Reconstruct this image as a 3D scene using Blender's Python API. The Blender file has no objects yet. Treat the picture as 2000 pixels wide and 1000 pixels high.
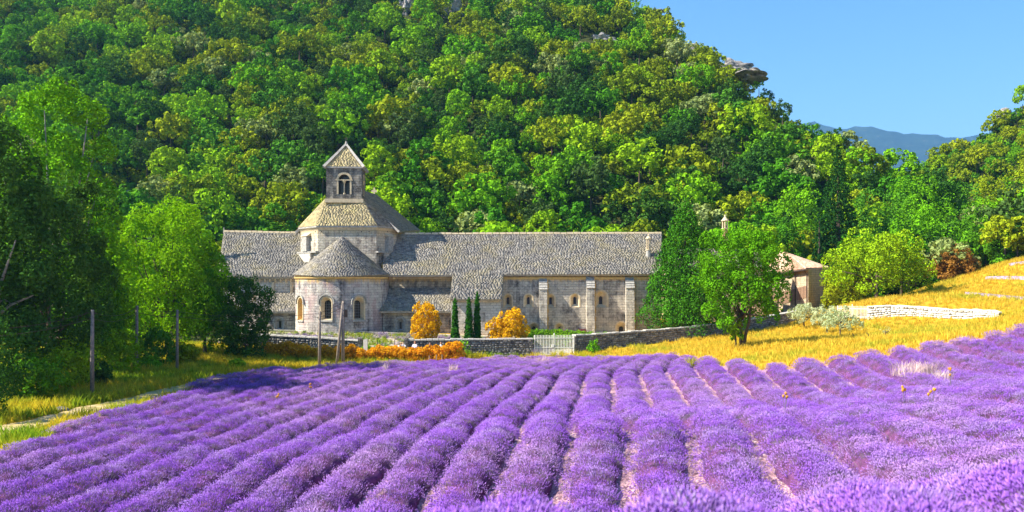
import bpy, bmesh, math, random
import numpy as np
from mathutils import Vector, Matrix

rnd = random.Random(7)
rng = np.random.default_rng(7)
SC = bpy.context.scene
COL = SC.collection
F = 1660.0          # focal length in pixels of the 2000 px wide photograph
HY = 545.0          # row of the horizon
R = math.radians

# ------------------------------------------------------------------ camera, sky, sun, exposure
cd = bpy.data.cameras.new('camera')
cam = bpy.data.objects.new('camera', cd); COL.objects.link(cam)
cam.location = (0, 0, 0); cam.rotation_euler = (R(90), 0, 0)
cd.sensor_width = 36; cd.lens = 36 * F / 2000; cd.shift_y = (HY - 500) / 2000
cd.clip_start = 0.1; cd.clip_end = 9000
cd.dof.use_dof = True; cd.dof.focus_distance = 60; cd.dof.aperture_fstop = 1.4
SC.camera = cam
SUN_EL, SUN_AZ = 42.0, 257.5      # azimuth clockwise from the viewing direction
w = bpy.data.worlds.new("World"); SC.world = w; w.use_nodes = True
nt = w.node_tree; bg = nt.nodes['Background']
sky = nt.nodes.new('ShaderNodeTexSky'); sky.sky_type = 'NISHITA'; sky.sun_disc = False
sky.sun_elevation = R(SUN_EL); sky.sun_rotation = R(SUN_AZ)
sky.air_density = 1.0; sky.dust_density = 0.2; sky.ozone_density = 3.0
hs = nt.nodes.new('ShaderNodeHueSaturation'); hs.inputs['Saturation'].default_value = 1.25
nt.links.new(sky.outputs[0], hs.inputs['Color']); nt.links.new(hs.outputs[0], bg.inputs[0])
bg.inputs[1].default_value = 0.095
sl = bpy.data.lights.new('sun', 'SUN'); sl.energy = 5.0; sl.angle = R(0.5); sl.color = (1, 0.92, 0.76)
sun = bpy.data.objects.new('sun', sl); COL.objects.link(sun)
to_sun = Vector((math.sin(R(SUN_AZ)) * math.cos(R(SUN_EL)), math.cos(R(SUN_AZ)) * math.cos(R(SUN_EL)), math.sin(R(SUN_EL))))
sun.rotation_euler = to_sun.to_track_quat('Z', 'Y').to_euler()
vs = SC.view_settings
vs.view_transform = 'Standard'; vs.look = 'None'; vs.gamma = 1; vs.use_curve_mapping = False
vs.exposure = 1.38
SC.cycles.max_bounces = 5; SC.cycles.diffuse_bounces = 3; SC.cycles.transmission_bounces = 3
SC.cycles.glossy_bounces = 2; SC.cycles.volume_bounces = 0; SC.cycles.use_denoising = True
SC.cycles.caustics_reflective = False; SC.cycles.caustics_refractive = False

# ------------------------------------------------------------------ small helpers
def P(px, py, d):
    return Vector(((px - 1000) * d / F, d, (HY - py) * d / F))

def X(px, d):
    return (px - 1000) * d / F

def Z(py, d):
    return (HY - py) * d / F

def tag(o, label=None, cat=None, group=None, kind=None):
    for k, v in (('label', label), ('category', cat), ('group', group), ('kind', kind)):
        if v: o[k] = v
    return o

def link(name, data, parent=None, loc=None, **k):
    o = bpy.data.objects.new(name, data); COL.objects.link(o)
    if parent: o.parent = parent
    if loc is not None: o.location = loc
    return tag(o, **k)

def empty(name, loc, label, cat, group=None, rz=0):
    o = link(name, None, None, loc, label=label, cat=cat, group=group)
    o.rotation_euler.z = rz
    return o

def npmesh(name, V, faces, mat=None, smooth=False, tint=None, mats=None, midx=None):
    """faces: array (M,k) of one size."""
    me = bpy.data.meshes.new(name)
    V = np.asarray(V, dtype=np.float32); faces = np.asarray(faces, dtype=np.int32)
    M, k = faces.shape
    me.vertices.add(len(V)); me.vertices.foreach_set('co', V.ravel())
    me.loops.add(M * k); me.loops.foreach_set('vertex_index', faces.ravel())
    me.polygons.add(M)
    me.polygons.foreach_set('loop_start', np.arange(0, M * k, k, dtype=np.int32))
    me.polygons.foreach_set('loop_total', np.full(M, k, dtype=np.int32))
    if smooth: me.polygons.foreach_set('use_smooth', np.ones(M, dtype=bool))
    for m in (mats or ([mat] if mat else [])): me.materials.append(m)
    if midx is not None: me.polygons.foreach_set('material_index', np.asarray(midx, dtype=np.int32))
    if tint is not None:
        a = me.attributes.new('tint', 'FLOAT', 'FACE'); a.data.foreach_set('value', np.asarray(tint, dtype=np.float32))
    me.update(calc_edges=True); me.validate()
    return me

class MB:
    """collects polygons, builds one mesh"""
    def __init__(s): s.v = []; s.f = []; s.t = []
    def add(s, vs, fs, t=0.5):
        b = len(s.v); s.v += [tuple(v) for v in vs]
        for f in fs: s.f.append([i + b for i in f]); s.t.append(t)
        return s
    def box(s, x0, x1, y0, y1, z0, z1, t=0.5):
        return s.add([(x0,y0,z0),(x1,y0,z0),(x1,y1,z0),(x0,y1,z0),(x0,y0,z1),(x1,y0,z1),(x1,y1,z1),(x0,y1,z1)],
                     [(3,2,1,0),(4,5,6,7),(0,1,5,4),(1,2,6,5),(2,3,7,6),(3,0,4,7)], t)
    def hexa(s, p, t=0.5):
        """8 points: bottom ring of four, top ring of four"""
        return s.add(p, [(3,2,1,0),(4,5,6,7),(0,1,5,4),(1,2,6,5),(2,3,7,6),(3,0,4,7)], t)
    def prism(s, poly, z0, z1, t=0.5):
        n = len(poly)
        return s.add([(x,y,z0) for x,y in poly] + [(x,y,z1) for x,y in poly],
                     [tuple(range(n))[::-1], tuple(range(n, 2*n))] + [(i,(i+1)%n,(i+1)%n+n,i+n) for i in range(n)], t)
    def loft(s, rings, cap=True, t=0.5, closed=True):
        n = len(rings[0]); vs = [p for r in rings for p in r]; fs = []
        for k in range(len(rings)-1):
            for i in range(n if closed else n-1):
                j = (i+1) % n
                fs.append((k*n+i, k*n+j, (k+1)*n+j, (k+1)*n+i))
        if cap: fs += [tuple(range(n))[::-1], tuple(range((len(rings)-1)*n, len(rings)*n))]
        return s.add(vs, fs, t)
    def tube(s, pts, rad, n=7, t=0.5):
        pts = [Vector(p) for p in pts]; rings = []
        for i, p in enumerate(pts):
            d = (pts[min(i+1, len(pts)-1)] - pts[max(i-1, 0)]).normalized()
            a = d.orthogonal().normalized() if abs(d.z) < .95 else d.cross(Vector((0,1,0))).normalized()
            b = d.cross(a)
            r = rad[i] if hasattr(rad, '__len__') else rad
            rings.append([p + (a*math.cos(2*math.pi*k/n) + b*math.sin(2*math.pi*k/n))*r for k in range(n)])
        return s.loft(rings, True, t)
    def mesh(s, name, mat, smooth=False):
        me = bpy.data.meshes.new(name); me.from_pydata(s.v, [], s.f)
        if isinstance(mat, (list, tuple)):
            for m in mat: me.materials.append(m)
        elif mat: me.materials.append(mat)
        a = me.attributes.new('tint', 'FLOAT', 'FACE'); a.data.foreach_set('value', np.asarray(s.t, dtype=np.float32))
        if smooth: me.polygons.foreach_set('use_smooth', np.ones(len(s.f), dtype=bool))
        me.update(); return me
    def build(s, name, mat, parent=None, smooth=False, fixn=True, **k):
        me = s.mesh(name, mat, smooth)
        if fixn:
            bm = bmesh.new(); bm.from_mesh(me); bmesh.ops.recalc_face_normals(bm, faces=bm.faces); bm.to_mesh(me); bm.free()
        return link(name, me, parent, **k)

# ------------------------------------------------------------------ materials
class NB:
    def __init__(s, name):
        s.m = bpy.data.materials.new(name); s.m.use_nodes = True; s.t = s.m.node_tree; s.n = s.t.nodes
        s.n.clear(); s.out = s.n.new('ShaderNodeOutputMaterial')
    def N(s, typ, **k):
        n = s.n.new('ShaderNode' + typ)
        for a, v in k.items():
            if a in n.inputs.keys(): n.inputs[a].default_value = v
            else: setattr(n, a, v)
        return n
    def L(s, a, b): s.t.links.new(a, b)
    def coord(s, scale=(1,1,1), world=False):
        m = s.N('Mapping'); m.inputs['Scale'].default_value = scale
        if world:
            g = s.N('NewGeometry'); s.L(g.outputs['Position'], m.inputs[0])
        else:
            g = s.N('TexCoord'); s.L(g.outputs['Object'], m.inputs[0])
        return m.outputs[0]
    def noise(s, co, scale, detail=4, rough=.6, out=0):
        n = s.N('TexNoise'); n.inputs['Scale'].default_value = scale; n.inputs['Detail'].default_value = detail
        n.inputs['Roughness'].default_value = rough; s.L(co, n.inputs['Vector']); return n.outputs[out]
    def rng(s, v, a, b, c=0, d=1):
        n = s.N('MapRange'); n.inputs[1].default_value = a; n.inputs[2].default_value = b
        n.inputs[3].default_value = c; n.inputs[4].default_value = d; s.L(v, n.inputs[0]); return n.outputs[0]
    def mix(s, f, a, b, mode='MIX'):
        n = s.N('MixRGB', blend_type=mode)
        for i, v in ((0, f), (1, a), (2, b)):
            if isinstance(v, (int, float)): n.inputs[i].default_value = v
            elif isinstance(v, tuple): n.inputs[i].default_value = (*v, 1)
            else: s.L(v, n.inputs[i])
        return n.outputs[0]
    def math(s, op, a, b=0.0):
        n = s.N('Math', operation=op)
        for i, v in ((0, a), (1, b)):
            if isinstance(v, (int, float)): n.inputs[i].default_value = v
            else: s.L(v, n.inputs[i])
        return n.outputs[0]
    def ramp(s, v, stops, interp='LINEAR'):
        n = s.N('ValToRGB'); cr = n.color_ramp; cr.interpolation = interp
        while len(cr.elements) < len(stops): cr.elements.new(0.5)
        for e, (p, c) in zip(cr.elements, stops): e.position = p; e.color = (*c, 1)
        s.L(v, n.inputs[0]); return n.outputs[0]
    def attr(s, name='tint'):
        return s.N('Attribute', attribute_name=name).outputs['Fac']
    def diffuse(s, col, rough=0.9, bump=None, bstr=.5, bdist=.05, spec=.2):
        p = s.N('BsdfPrincipled'); p.inputs['Roughness'].default_value = rough
        p.inputs['Specular IOR Level'].default_value = spec
        if isinstance(col, tuple): p.inputs['Base Color'].default_value = (*col, 1)
        else: s.L(col, p.inputs['Base Color'])
        if bump is not None:
            b = s.N('Bump'); b.inputs['Strength'].default_value = bstr; b.inputs['Distance'].default_value = bdist
            s.L(bump, b.inputs['Height']); s.L(b.outputs[0], p.inputs['Normal'])
        s.L(p.outputs[0], s.out.inputs[0]); return s.m

def mat_plain(name, col, rough=.8, var=.25, scale=3.0, bump=.3):
    b = NB(name); co = b.coord(world=True)
    n = b.noise(co, scale, 5)
    c = b.mix(b.rng(n, .3, .7), tuple(x*(1-var) for x in col), tuple(min(1, x*(1+var)) for x in col))
    return b.diffuse(c, rough, b.noise(co, scale*4, 3), bump, .03)

def mat_leaf(name, cols, trans=.35, tv=(.65, 1.35), warm=(1.25, 1.1, .4)):
    """cols: list of leaf colours; object random picks between them"""
    b = NB(name); oi = b.N('ObjectInfo')
    n = len(cols)
    c = b.ramp(oi.outputs['Random'], [((i + .5) / n, cc) for i, cc in enumerate(cols)])
    t = b.attr(); v = b.rng(t, 0, 1, tv[0], tv[1])
    mul = b.N('VectorMath', operation='SCALE'); b.L(c, mul.inputs[0]); b.L(v, mul.inputs['Scale'])
    c2 = mul.outputs[0]
    d = b.N('BsdfDiffuse'); b.L(c2, d.inputs[0])
    tr = b.N('BsdfTranslucent'); b.L(b.mix(1.0, c2, warm, 'MULTIPLY'), tr.inputs[0])
    m1 = b.N('MixShader'); m1.inputs[0].default_value = trans; b.L(d.outputs[0], m1.inputs[1]); b.L(tr.outputs[0], m1.inputs[2])
    b.L(m1.outputs[0], b.out.inputs[0]); return b.m

def mat_wall(name, eave_z=None, dark=(.10,.088,.082), mid=(.29,.245,.205), pale=(.54,.46,.35), darkness=.5, ochre=(.66,.42,.13), streak=.5, pink=0.0, ochre_h=.7):
    b = NB(name); co = b.coord(world=True)
    big = b.noise(co, .35, 6, .62); med = b.noise(co, 1.6, 5, .65); fine = b.noise(co, 9, 3, .7)
    st = b.noise(b.coord((1.6, 1.6, .16), True), 1.5, 5, .6)
    f = b.math('ADD', b.math('MULTIPLY', big, .55), b.math('MULTIPLY', st, .45))
    f = b.math('ADD', f, b.math('MULTIPLY', b.math('SUBTRACT', med, .5), .55))
    c = b.ramp(f, [(darkness-.10, dark), (darkness, mid), (darkness+.11, pale)])
    sp = b.rng(fine, .56, .66)                        # pale lichen flecks
    c = b.mix(b.math('MULTIPLY', sp, .55), c, (.55,.53,.48))
    sd = b.rng(fine, .42, .34)
    c = b.mix(b.math('MULTIPLY', sd, .55), c, tuple(x*.7 for x in dark))
    if pink:
        pn = b.rng(b.noise(b.coord(world=True), .8, 4), .5, .62)
        c = b.mix(b.math('MULTIPLY', pn, pink), c, (.42,.22,.23))
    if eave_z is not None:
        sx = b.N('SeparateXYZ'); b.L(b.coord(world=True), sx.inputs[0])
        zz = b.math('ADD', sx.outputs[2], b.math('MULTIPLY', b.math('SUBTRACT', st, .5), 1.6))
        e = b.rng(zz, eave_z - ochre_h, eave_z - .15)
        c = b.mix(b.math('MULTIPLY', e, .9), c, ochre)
    # ashlar joints
    br = b.N('TexBrick'); br.inputs['Scale'].default_value = 1.0; br.inputs['Mortar Size'].default_value = .018
    br.inputs['Brick Width'].default_value = .55; br.inputs['Row Height'].default_value = .26; br.inputs['Bias'].default_value = 0
    br.inputs['Color1'].default_value = (.8,.8,.8,1); br.inputs['Color2'].default_value = (1.12,1.12,1.12,1); br.inputs['Mortar'].default_value = (.55,.55,.55,1)
    sx2 = b.N('SeparateXYZ'); b.L(b.coord(world=True), sx2.inputs[0]); cx = b.N('CombineXYZ')
    b.L(b.math('ADD', sx2.outputs[0], sx2.outputs[1]), cx.inputs[0]); b.L(sx2.outputs[2], cx.inputs[1]); b.L(cx.outputs[0], br.inputs[0])
    c = b.mix(.8, c, br.outputs[0], 'MULTIPLY')
    h = b.math('ADD', b.math('MULTIPLY', br.outputs['Fac'], -.6), b.math('ADD', med, fine))
    return b.diffuse(c, .95, h, .8, .06, .1)

def mat_tile(name, cols, lichen=(.50,.40,.14), lam=.35, scale=.5):
    b = NB(name); co = b.coord(world=True); t = b.attr()
    c = b.ramp(t, cols)
    n = b.rng(b.noise(co, scale, 5, .7), .45, .68)
    c = b.mix(b.math('MULTIPLY', n, lam), c, lichen)
    f = b.noise(co, 12, 3, .7)
    c = b.mix(b.math('MULTIPLY', b.rng(b.noise(b.coord((1,1,.5), True), .9, 5, .7), .52, .66), .4), c, (.17,.16,.15))
    return b.diffuse(c, .95, f, .5, .04, .1)

M = {}
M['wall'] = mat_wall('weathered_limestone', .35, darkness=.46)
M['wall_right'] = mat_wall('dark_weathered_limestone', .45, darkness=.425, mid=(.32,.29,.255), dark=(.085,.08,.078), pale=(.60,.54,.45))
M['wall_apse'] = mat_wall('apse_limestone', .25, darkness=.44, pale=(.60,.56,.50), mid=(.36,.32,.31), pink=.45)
M['wall_tower'] = mat_wall('tower_limestone', None, darkness=.57, dark=(.12,.11,.10), mid=(.26,.24,.21))
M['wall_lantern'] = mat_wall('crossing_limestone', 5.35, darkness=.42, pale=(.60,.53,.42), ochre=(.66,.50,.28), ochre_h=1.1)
M['wall_pale'] = mat_wall('pale_limestone', None, darkness=.34, pale=(.62,.56,.47))
M['wall_barn'] = mat_wall('barn_stone', None, darkness=.40, pale=(.60,.46,.31), mid=(.42,.31,.21))
M['stone_trim'] = mat_plain('dressed_stone', (.62,.50,.33), .9, .2, 4)
M['stone_grey'] = mat_plain('grey_dressed_stone', (.36,.34,.31), .9, .35, 5)
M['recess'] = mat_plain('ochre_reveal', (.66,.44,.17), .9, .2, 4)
M['glass'] = NB('dark_window_glass').diffuse((.012,.013,.016), .25, spec=.4)
M['lead'] = mat_plain('window_lead', (.20,.21,.22), .6, .1)
M['tiles'] = mat_tile('stone_roof_slates', [(0,(.11,.103,.10)),(.5,(.225,.207,.19)),(1,(.36,.33,.29))], lam=.3)
M['tiles_yellow'] = mat_tile('lichened_roof_slates', [(0,(.22,.18,.11)),(.5,(.48,.39,.22)),(1,(.66,.54,.30))], lichen=(.50,.42,.18), lam=.55, scale=1.2)
M['canal'] = mat_tile('clay_roof_tiles', [(0,(.42,.22,.14)),(.5,(.60,.38,.26)),(1,(.74,.56,.42))], lichen=(.62,.48,.36), lam=.5)
M['iron'] = mat_plain('dark_iron', (.05,.035,.03), .6, .2)
M['white'] = mat_plain('white_paint', (.74,.73,.66), .55, .05)
M['wood_grey'] = mat_plain('weathered_pole_wood', (.24,.20,.17), .9, .35, 9)
M['wood_brown'] = mat_plain('brown_board_wood', (.30,.19,.13), .85, .3, 8)
M['bark'] = mat_plain('brown_bark', (.10,.075,.055), .95, .4, 9, .8)
M['bark_pale'] = mat_plain('pale_bark', (.27,.25,.21), .9, .4, 5, .6)
M['brick'] = mat_plain('red_brick', (.40,.20,.13), .9, .3, 6)

def mat_rubble(name, cols):
    b = NB(name); t = b.attr(); co = b.coord(world=True)
    c = b.ramp(t, cols); f = b.noise(co, 9, 4, .7)
    c = b.mix(b.math('MULTIPLY', b.rng(f, .5, .68), .55), c, (.55,.53,.48))
    c = b.mix(b.math('MULTIPLY', b.rng(f, .45, .3), .6), c, (.04,.04,.045))
    return b.diffuse(c, .95, f, .6, .03, .1)
M['rubble'] = mat_rubble('dark_rubble_stone', [(0,(.07,.07,.075)),(.6,(.20,.19,.18)),(1,(.42,.40,.36))])
M['rubble_white'] = mat_rubble('white_rubble_stone', [(0,(.55,.50,.40)),(.4,(.78,.75,.68)),(1,(.88,.87,.84))])
M['mortar'] = mat_plain('earth_core', (.10,.09,.08), .95)

# ground
def mat_meadow():
    b = NB('dry_meadow'); co = b.coord(world=True)
    a = b.noise(co, .12, 5, .6); n = b.noise(co, 1.2, 6, .7); f = b.noise(co, 9, 3, .7)
    c = b.mix(b.rng(n, .3, .7), (.42,.22,.02), (.62,.38,.035))
    c = b.mix(b.math('MULTIPLY', b.rng(a, .52, .64), .5), c, (.22,.28,.03))
    c = b.mix(b.math('MULTIPLY', b.rng(f, .5, .35), .5), c, (.34,.17,.03))
    return b.diffuse(c, 1, f, .6, .08, .0)
def mat_forestfloor():
    b = NB('forest_floor'); co = b.coord(world=True)
    n = b.noise(co, .5, 6, .7)
    c = b.ramp(n, [(.3,(.02,.035,.01)),(.55,(.05,.06,.02)),(.75,(.12,.09,.04))])
    return b.diffuse(c, 1, n, .6, .3, 0)
def mat_soil():
    b = NB('pale_stony_soil'); co = b.coord(world=True)
    n = b.noise(co, 14, 3, .75); v = b.N('TexVoronoi'); v.inputs['Scale'].default_value = 16; b.L(co, v.inputs['Vector'])
    c = b.mix(b.rng(n, .35, .62), (.18,.08,.12), (.62,.38,.42))
    c = b.mix(b.rng(v.outputs['Distance'], .5, .15, 0, .6), c, (.62,.44,.44))
    return b.diffuse(c, 1, v.outputs['Distance'], .7, .04, 0)
def mat_path():
    b = NB('dusty_track'); co = b.coord(world=True)
    n = b.noise(co, 1.1, 6, .7); f = b.noise(co, 12, 3)
    c = b.ramp(n, [(.35,(.30,.26,.07)),(.5,(.50,.38,.18)),(.7,(.60,.48,.30))])
    return b.diffuse(c, 1, f, .5, .04, 0)
def mat_bed():
    b = NB('garden_bed_soil'); co = b.coord(world=True)
    n = b.noise(co, 1.4, 6, .7)
    c = b.ramp(n, [(.38,(.14,.20,.03)),(.5,(.36,.30,.22)),(.68,(.46,.38,.38))])
    return b.diffuse(c, 1, n, .5, .05, 0)
def mat_rock():
    b = NB('grey_limestone_cliff'); co = b.coord((1,1,2.2), True)
    n = b.noise(co, .6, 8, .7); f = b.noise(co, 3, 5, .7)
    c = b.ramp(n, [(.35,(.10,.10,.11)),(.5,(.34,.32,.31)),(.68,(.58,.53,.46))])
    c = b.mix(b.rng(f, .6, .75, 0, .6), c, (.50,.30,.10))
    return b.diffuse(c, .95, b.math('ADD', n, f), .9, .5, .1)
def mat_farhill():
    b = NB('scrub_mountain'); co = b.coord(world=True)
    n = b.noise(co, .016, 9, .75)
    c = b.ramp(n, [(.38,(.008,.02,.025)),(.55,(.02,.045,.04)),(.72,(.10,.10,.09))])
    return b.diffuse(c, 1, n, .8, 8, 0)
M['meadow'] = mat_meadow(); M['forest'] = mat_forestfloor(); M['soil'] = mat_soil(); M['path'] = mat_path(); M['bed'] = mat_bed()
M['rock'] = mat_rock(); M['farhill'] = mat_farhill()

# foliage
M['lf_bright'] = mat_leaf('bright_green_leaves', [(.12,.33,.008), (.18,.39,.009), (.25,.41,.010)], .15)
M['lf_mid'] = mat_leaf('green_leaves', [(.06,.21,.010), (.10,.27,.010), (.08,.23,.018)], .15)
M['lf_olive'] = mat_leaf('olive_green_leaves', [(.23,.31,.010), (.29,.35,.012), (.18,.26,.012)], .15)
M['lf_dark'] = mat_leaf('evergreen_or_shaded_leaves', [(.04,.12,.018), (.06,.15,.02), (.07,.13,.03)], .2)  # evergreens, and one left tree whose shade is put into the leaf colour
M['lf_grey'] = mat_leaf('silver_green_leaves', [(.26,.33,.10), (.31,.37,.13), (.22,.29,.09)], .2)
M['lf_olivetree'] = mat_leaf('silvery_olive_leaves', [(.42,.50,.27), (.46,.52,.30)], .2)
M['lf_cypress'] = mat_leaf('cypress_leaves', [(.03,.13,.010), (.04,.15,.012)], .15)
M['lf_round'] = mat_leaf('fresh_green_leaves', [(.09,.29,.008), (.11,.31,.008)], .25, (.55, 1.4))
M['lf_ash'] = mat_leaf('sunny_ash_leaves', [(.22,.46,.008), (.26,.48,.010)], .35, (.5, 1.35))
M['lf_fir'] = mat_leaf('dark_fir_needles', [(.02,.075,.012), (.025,.085,.014)], .1)
M['lf_orange'] = mat_leaf('orange_leaves', [(.80,.50,.012), (.84,.56,.02)], .35, (.6, 1.2), (1.1, .9, .5))
M['lf_hedge'] = mat_leaf('rusty_hedge_leaves', [(.80,.34,.015), (.82,.44,.02)], .35, (.5, 1.3), (1.1, .9, .5))
M['lf_box'] = mat_leaf('box_hedge_leaves', [(.16,.34,.015), (.18,.36,.02)], .3)
M['lf_rust'] = mat_leaf('rusty_bush_leaves', [(.26,.16,.03), (.30,.15,.03)], .25)

# ------------------------------------------------------------------ terrain
CT = np.array([
 (0,-6,-2.0),(-10,-6,-2.4),(10,-6,-1.9),(0,2,-2.15),(0,7,-2.55),(5,7,-2.3),(8,9,-2.32),(-4,7,-2.85),(-8,8,-3.4),(12,11,-2.35),
 (1.8,20,-5.25),(-2,19.5,-5.75),(-6,19,-6.0),(-10,20,-6.25),(0,14.5,-5.4),(5,15,-4.6),(-5,14,-5.2),
 (0,25,-4.92),(0,29,-5.5),(5,25.5,-4.6),(5,29,-5.15),(-6,25,-5.6),(-6,29,-6.05),(0,32,-5.5),(0,42,-6.1),(0,51,-6.35),(0,60,-6.6),(0,70,-6.8),(4.5,70,-6.8),(7,60,-6.3),(7,50,-6.0),
 (-12,25,-6.15),(-16,33,-6.4),(-17,45,-6.5),(-17,54,-6.5),(-11,63,-6.7),(-15,58,-6.6),(-8,45,-6.4),(-8,33,-6.1),
 (-24,36,-6.3),(-30,40,-6.2),(-30,60,-6.0),(-42,50,-5.5),(-20,68,-6.4),(-22,56,-6.3),(-26,25,-6.2),(-40,25,-6),
 (6,22,-4.5),(8.4,28,-5.0),(16.9,28,-4.05),(12,18,-3.9),(18,18,-3.5),(13.7,37,-5.6),(18,38,-5.0),(22,39,-4.4),(26,38,-3.9),(13,28,-4.7),(10,36,-5.75),(14.4,46,-5.15),(27,46.5,-3.15),(20,46,-4.35),(36,45,-2.1),(30,28,-3.2),
 (12,54,-5.6),(16.3,62,-4.95),(10,66,-6.3),(8.5,74,-6.3),(20.2,80,-5.35),(29,88,-4.65),(27.6,80,-4.62),(27.7,75,-4.82),(27,70,-4.86),
 (33,80,-4.1),(33,79,-4.05),(35.6,77.4,-3.95),(38.7,75,-3.85),(40.6,73.3,-3.55),(41.6,71.8,-3.2),(34,58,-3.7),(38,68,-3.65),(33.8,82.5,-2.75),(38.3,79.3,-2.7),(41,77.6,-2.6),(43.2,75,-2.6),(41.8,95,-2.75),(48.6,95,-.35),(57,95,2.2),(49,82,-1.5),(46,73,-2.75),(60,80,.2),(72,95,5),(60,60,-1.5),(60,45,-1),
 (45,107,-3.8),(60,107,-.5),(35,100,-4),
 (-17.5,82,-5.15),(-10,82,-5.35),(0,84,-5.55),(10,86,-5.55),(15,92,-5.3),(-22,87,-5.0),(-32,90,-4.6),(-23,76,-5.5),(-12,76,-5.6),(-9,75,-5.7),(0,77,-6.0),(6,77,-6.1),
 (-9,70.6,-6.75),(-18,70,-6.5),(0,73,-6.7),(-20,105,-4.5),(0,105,-4.5),(20,105,-4.5),(-45,80,-5),(-45,105,-4)], dtype=float)
def _k(r2): return np.where(r2 > 0, .5 * r2 * np.log(r2 + 1e-12), 0)
_n = len(CT)
_A = np.zeros((_n+3, _n+3)); _d2 = ((CT[:,None,:2]-CT[None,:,:2])**2).sum(-1)
_A[:_n,:_n] = _k(_d2) + np.eye(_n) * .12; _A[:_n,_n] = 1; _A[:_n,_n+1:] = CT[:,:2]; _A[_n,:_n] = 1; _A[_n+1:,:_n] = CT[:,:2].T
_W = np.linalg.solve(_A, np.concatenate([CT[:,2], [0,0,0]]))
def tps(x, y):
    x = np.asarray(x, float); y = np.asarray(y, float); s = x.shape
    x = np.clip(x.ravel(), -46, 72); y = np.clip(y.ravel(), -6, 108); out = np.empty(len(x))
    for i in range(0, len(x), 20000):
        a = x[i:i+20000]; b = y[i:i+20000]
        r2 = (a[:,None]-CT[None,:,0])**2 + (b[:,None]-CT[None,:,1])**2
        out[i:i+20000] = _k(r2) @ _W[:_n] + _W[_n] + _W[_n+1]*a + _W[_n+2]*b
    return out.reshape(s)
def wav(x, y, s, ph=0):
    return np.sin(x/s+ph)*np.cos(y/(s*1.3)+ph*2.1) + .5*np.sin(x/(s*.47)+y/(s*.6)+ph*1.7)
RL = (26.5, 235.0, 60.5, 148.0)   # ridge line in plan
def smax(a, b, k=3.0):
    h = np.clip(.5 + .5*(a-b)/k, 0, 1); return b*(1-h) + a*h + k*h*(1-h)
def H(x, y):
    x = np.asarray(x, float); y = np.asarray(y, float)
    base = tps(x, y) - np.clip(y-108, 0, 60)*.02
    A = -5.5 + .655*(y - 112 - 2.0*wav(x, y, 16)) + 1.2*wav(x, y, 9, 1.3)
    dx, dy = RL[2]-RL[0], RL[3]-RL[1]; L = math.hypot(dx, dy)
    s = ((x-RL[0])*(-dy) + (y-RL[1])*dx) / L          # distance to the right of the ridge line
    A = A - np.clip(s, 0, None)*1.35
    A = np.minimum(A, 125)
    B = .30*(y-115) + .66*(x-106.3) + 2*wav(x, y, 14, .5) - np.clip(y-208, 0, None)*1.2
    B = np.where(y < 112, B - (112-y)*1.0, B); A = np.where(y < 108, A-(108-y)*.5, A)
    return smax(smax(base, A), B)
def Hs(x, y): return float(H(np.array([x]), np.array([y]))[0])

def grid_sheet(name, xs, ys, mat, dz=0.0, mask=None, smooth=True):
    xx, yy = np.meshgrid(xs, ys); zz = H(xx, yy) + dz
    V = np.stack([xx, yy, zz], -1).reshape(-1, 3); nx = len(xs); ny = len(ys)
    i, j = np.meshgrid(np.arange(nx-1), np.arange(ny-1)); a = (j*nx+i).ravel()
    Fc = np.stack([a, a+1, a+1+nx, a+nx], 1)
    if mask is not None:
        c = V[Fc].mean(1); Fc = Fc[mask(c[:,0], c[:,1])]
        used = np.unique(Fc); mp = np.zeros(len(V), int); mp[used] = np.arange(len(used)); V = V[used]; Fc = mp[Fc]
    return npmesh(name, V, Fc, mat, smooth)

xs = np.unique(np.concatenate([np.arange(-46, 73, 1.0), np.arange(-170, 171, 4.0), np.arange(-1500, 5601, 150.0)]))
ys = np.unique(np.concatenate([np.arange(-6, 112, 1.0), np.arange(108, 300, 3.0), np.arange(-60, 0, 10.0), np.arange(300, 6800, 150.0)]))
gm = grid_sheet('ground', xs, ys, M['meadow'])
gm.materials.append(M['forest'])
_c = np.empty(len(gm.polygons)*3); gm.polygons.foreach_get('center', _c); _c = _c.reshape(-1, 3)
def forest_mask(x, y):
    return (y > 103 + 1.5*np.sin(x/5)) | ((x < -19) & (y > 72) ) | (x < -27)
gm.polygons.foreach_set('material_index', forest_mask(_c[:,0], _c[:,1]).astype(np.int32))
link('ground', gm, kind='structure')

# far mountain
xs = np.arange(200, 2700, 25.0); ys = np.arange(1900, 3301, 35.0)   # laid out at half scale, doubled below
xx, yy = np.meshgrid(xs, ys)
rid = 470 - .075*(xx-935) - 3*np.sin(xx/90) - 2*np.sin(xx/31)
zz = rid - np.abs(yy-2600)*(.62 + .1*np.sin(xx/120)) + 10*wav(xx, yy, 55) + 5*wav(xx, yy, 21, 2)
V = np.stack([xx*2, yy*2, np.maximum(zz*2, -8)], -1).reshape(-1, 3); nx = len(xs)
i, j = np.meshgrid(np.arange(nx-1), np.arange(len(ys)-1)); a = (j*nx+i).ravel()
link('mountain', npmesh('mountain', V, np.stack([a, a+1, a+1+nx, a+nx], 1), M['farhill'], True), kind='structure')

# ------------------------------------------------------------------ field outline
FAR = np.array([(-17.6, 52), (-15.3, 58), (-11.4, 63), (-4, 68), (0, 69.8), (4.2, 69.8), (8, 66), (11.2, 61), (12.6, 55), (13.3, 50), (14.7, 47), (27, 46.3), (34, 45.5), (44, 45)])
def yfar(x): return np.interp(x, FAR[:,0], FAR[:,1])
SP = 1.62
def row_x(k, y):
    y = np.asarray(y, float)
    b = np.clip(y-48, 0, 12.5); bend = .02*b*b + .5*np.clip(y-60.5, 0, None)
    near = -.012*np.clip(24-y, 0, 20)**2*.35
    return SP*k + .09*(y-51) + .22*np.sin(y/6.5+.6) + .38*np.exp(-((y-25)/2.8)**2) + bend + near

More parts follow.
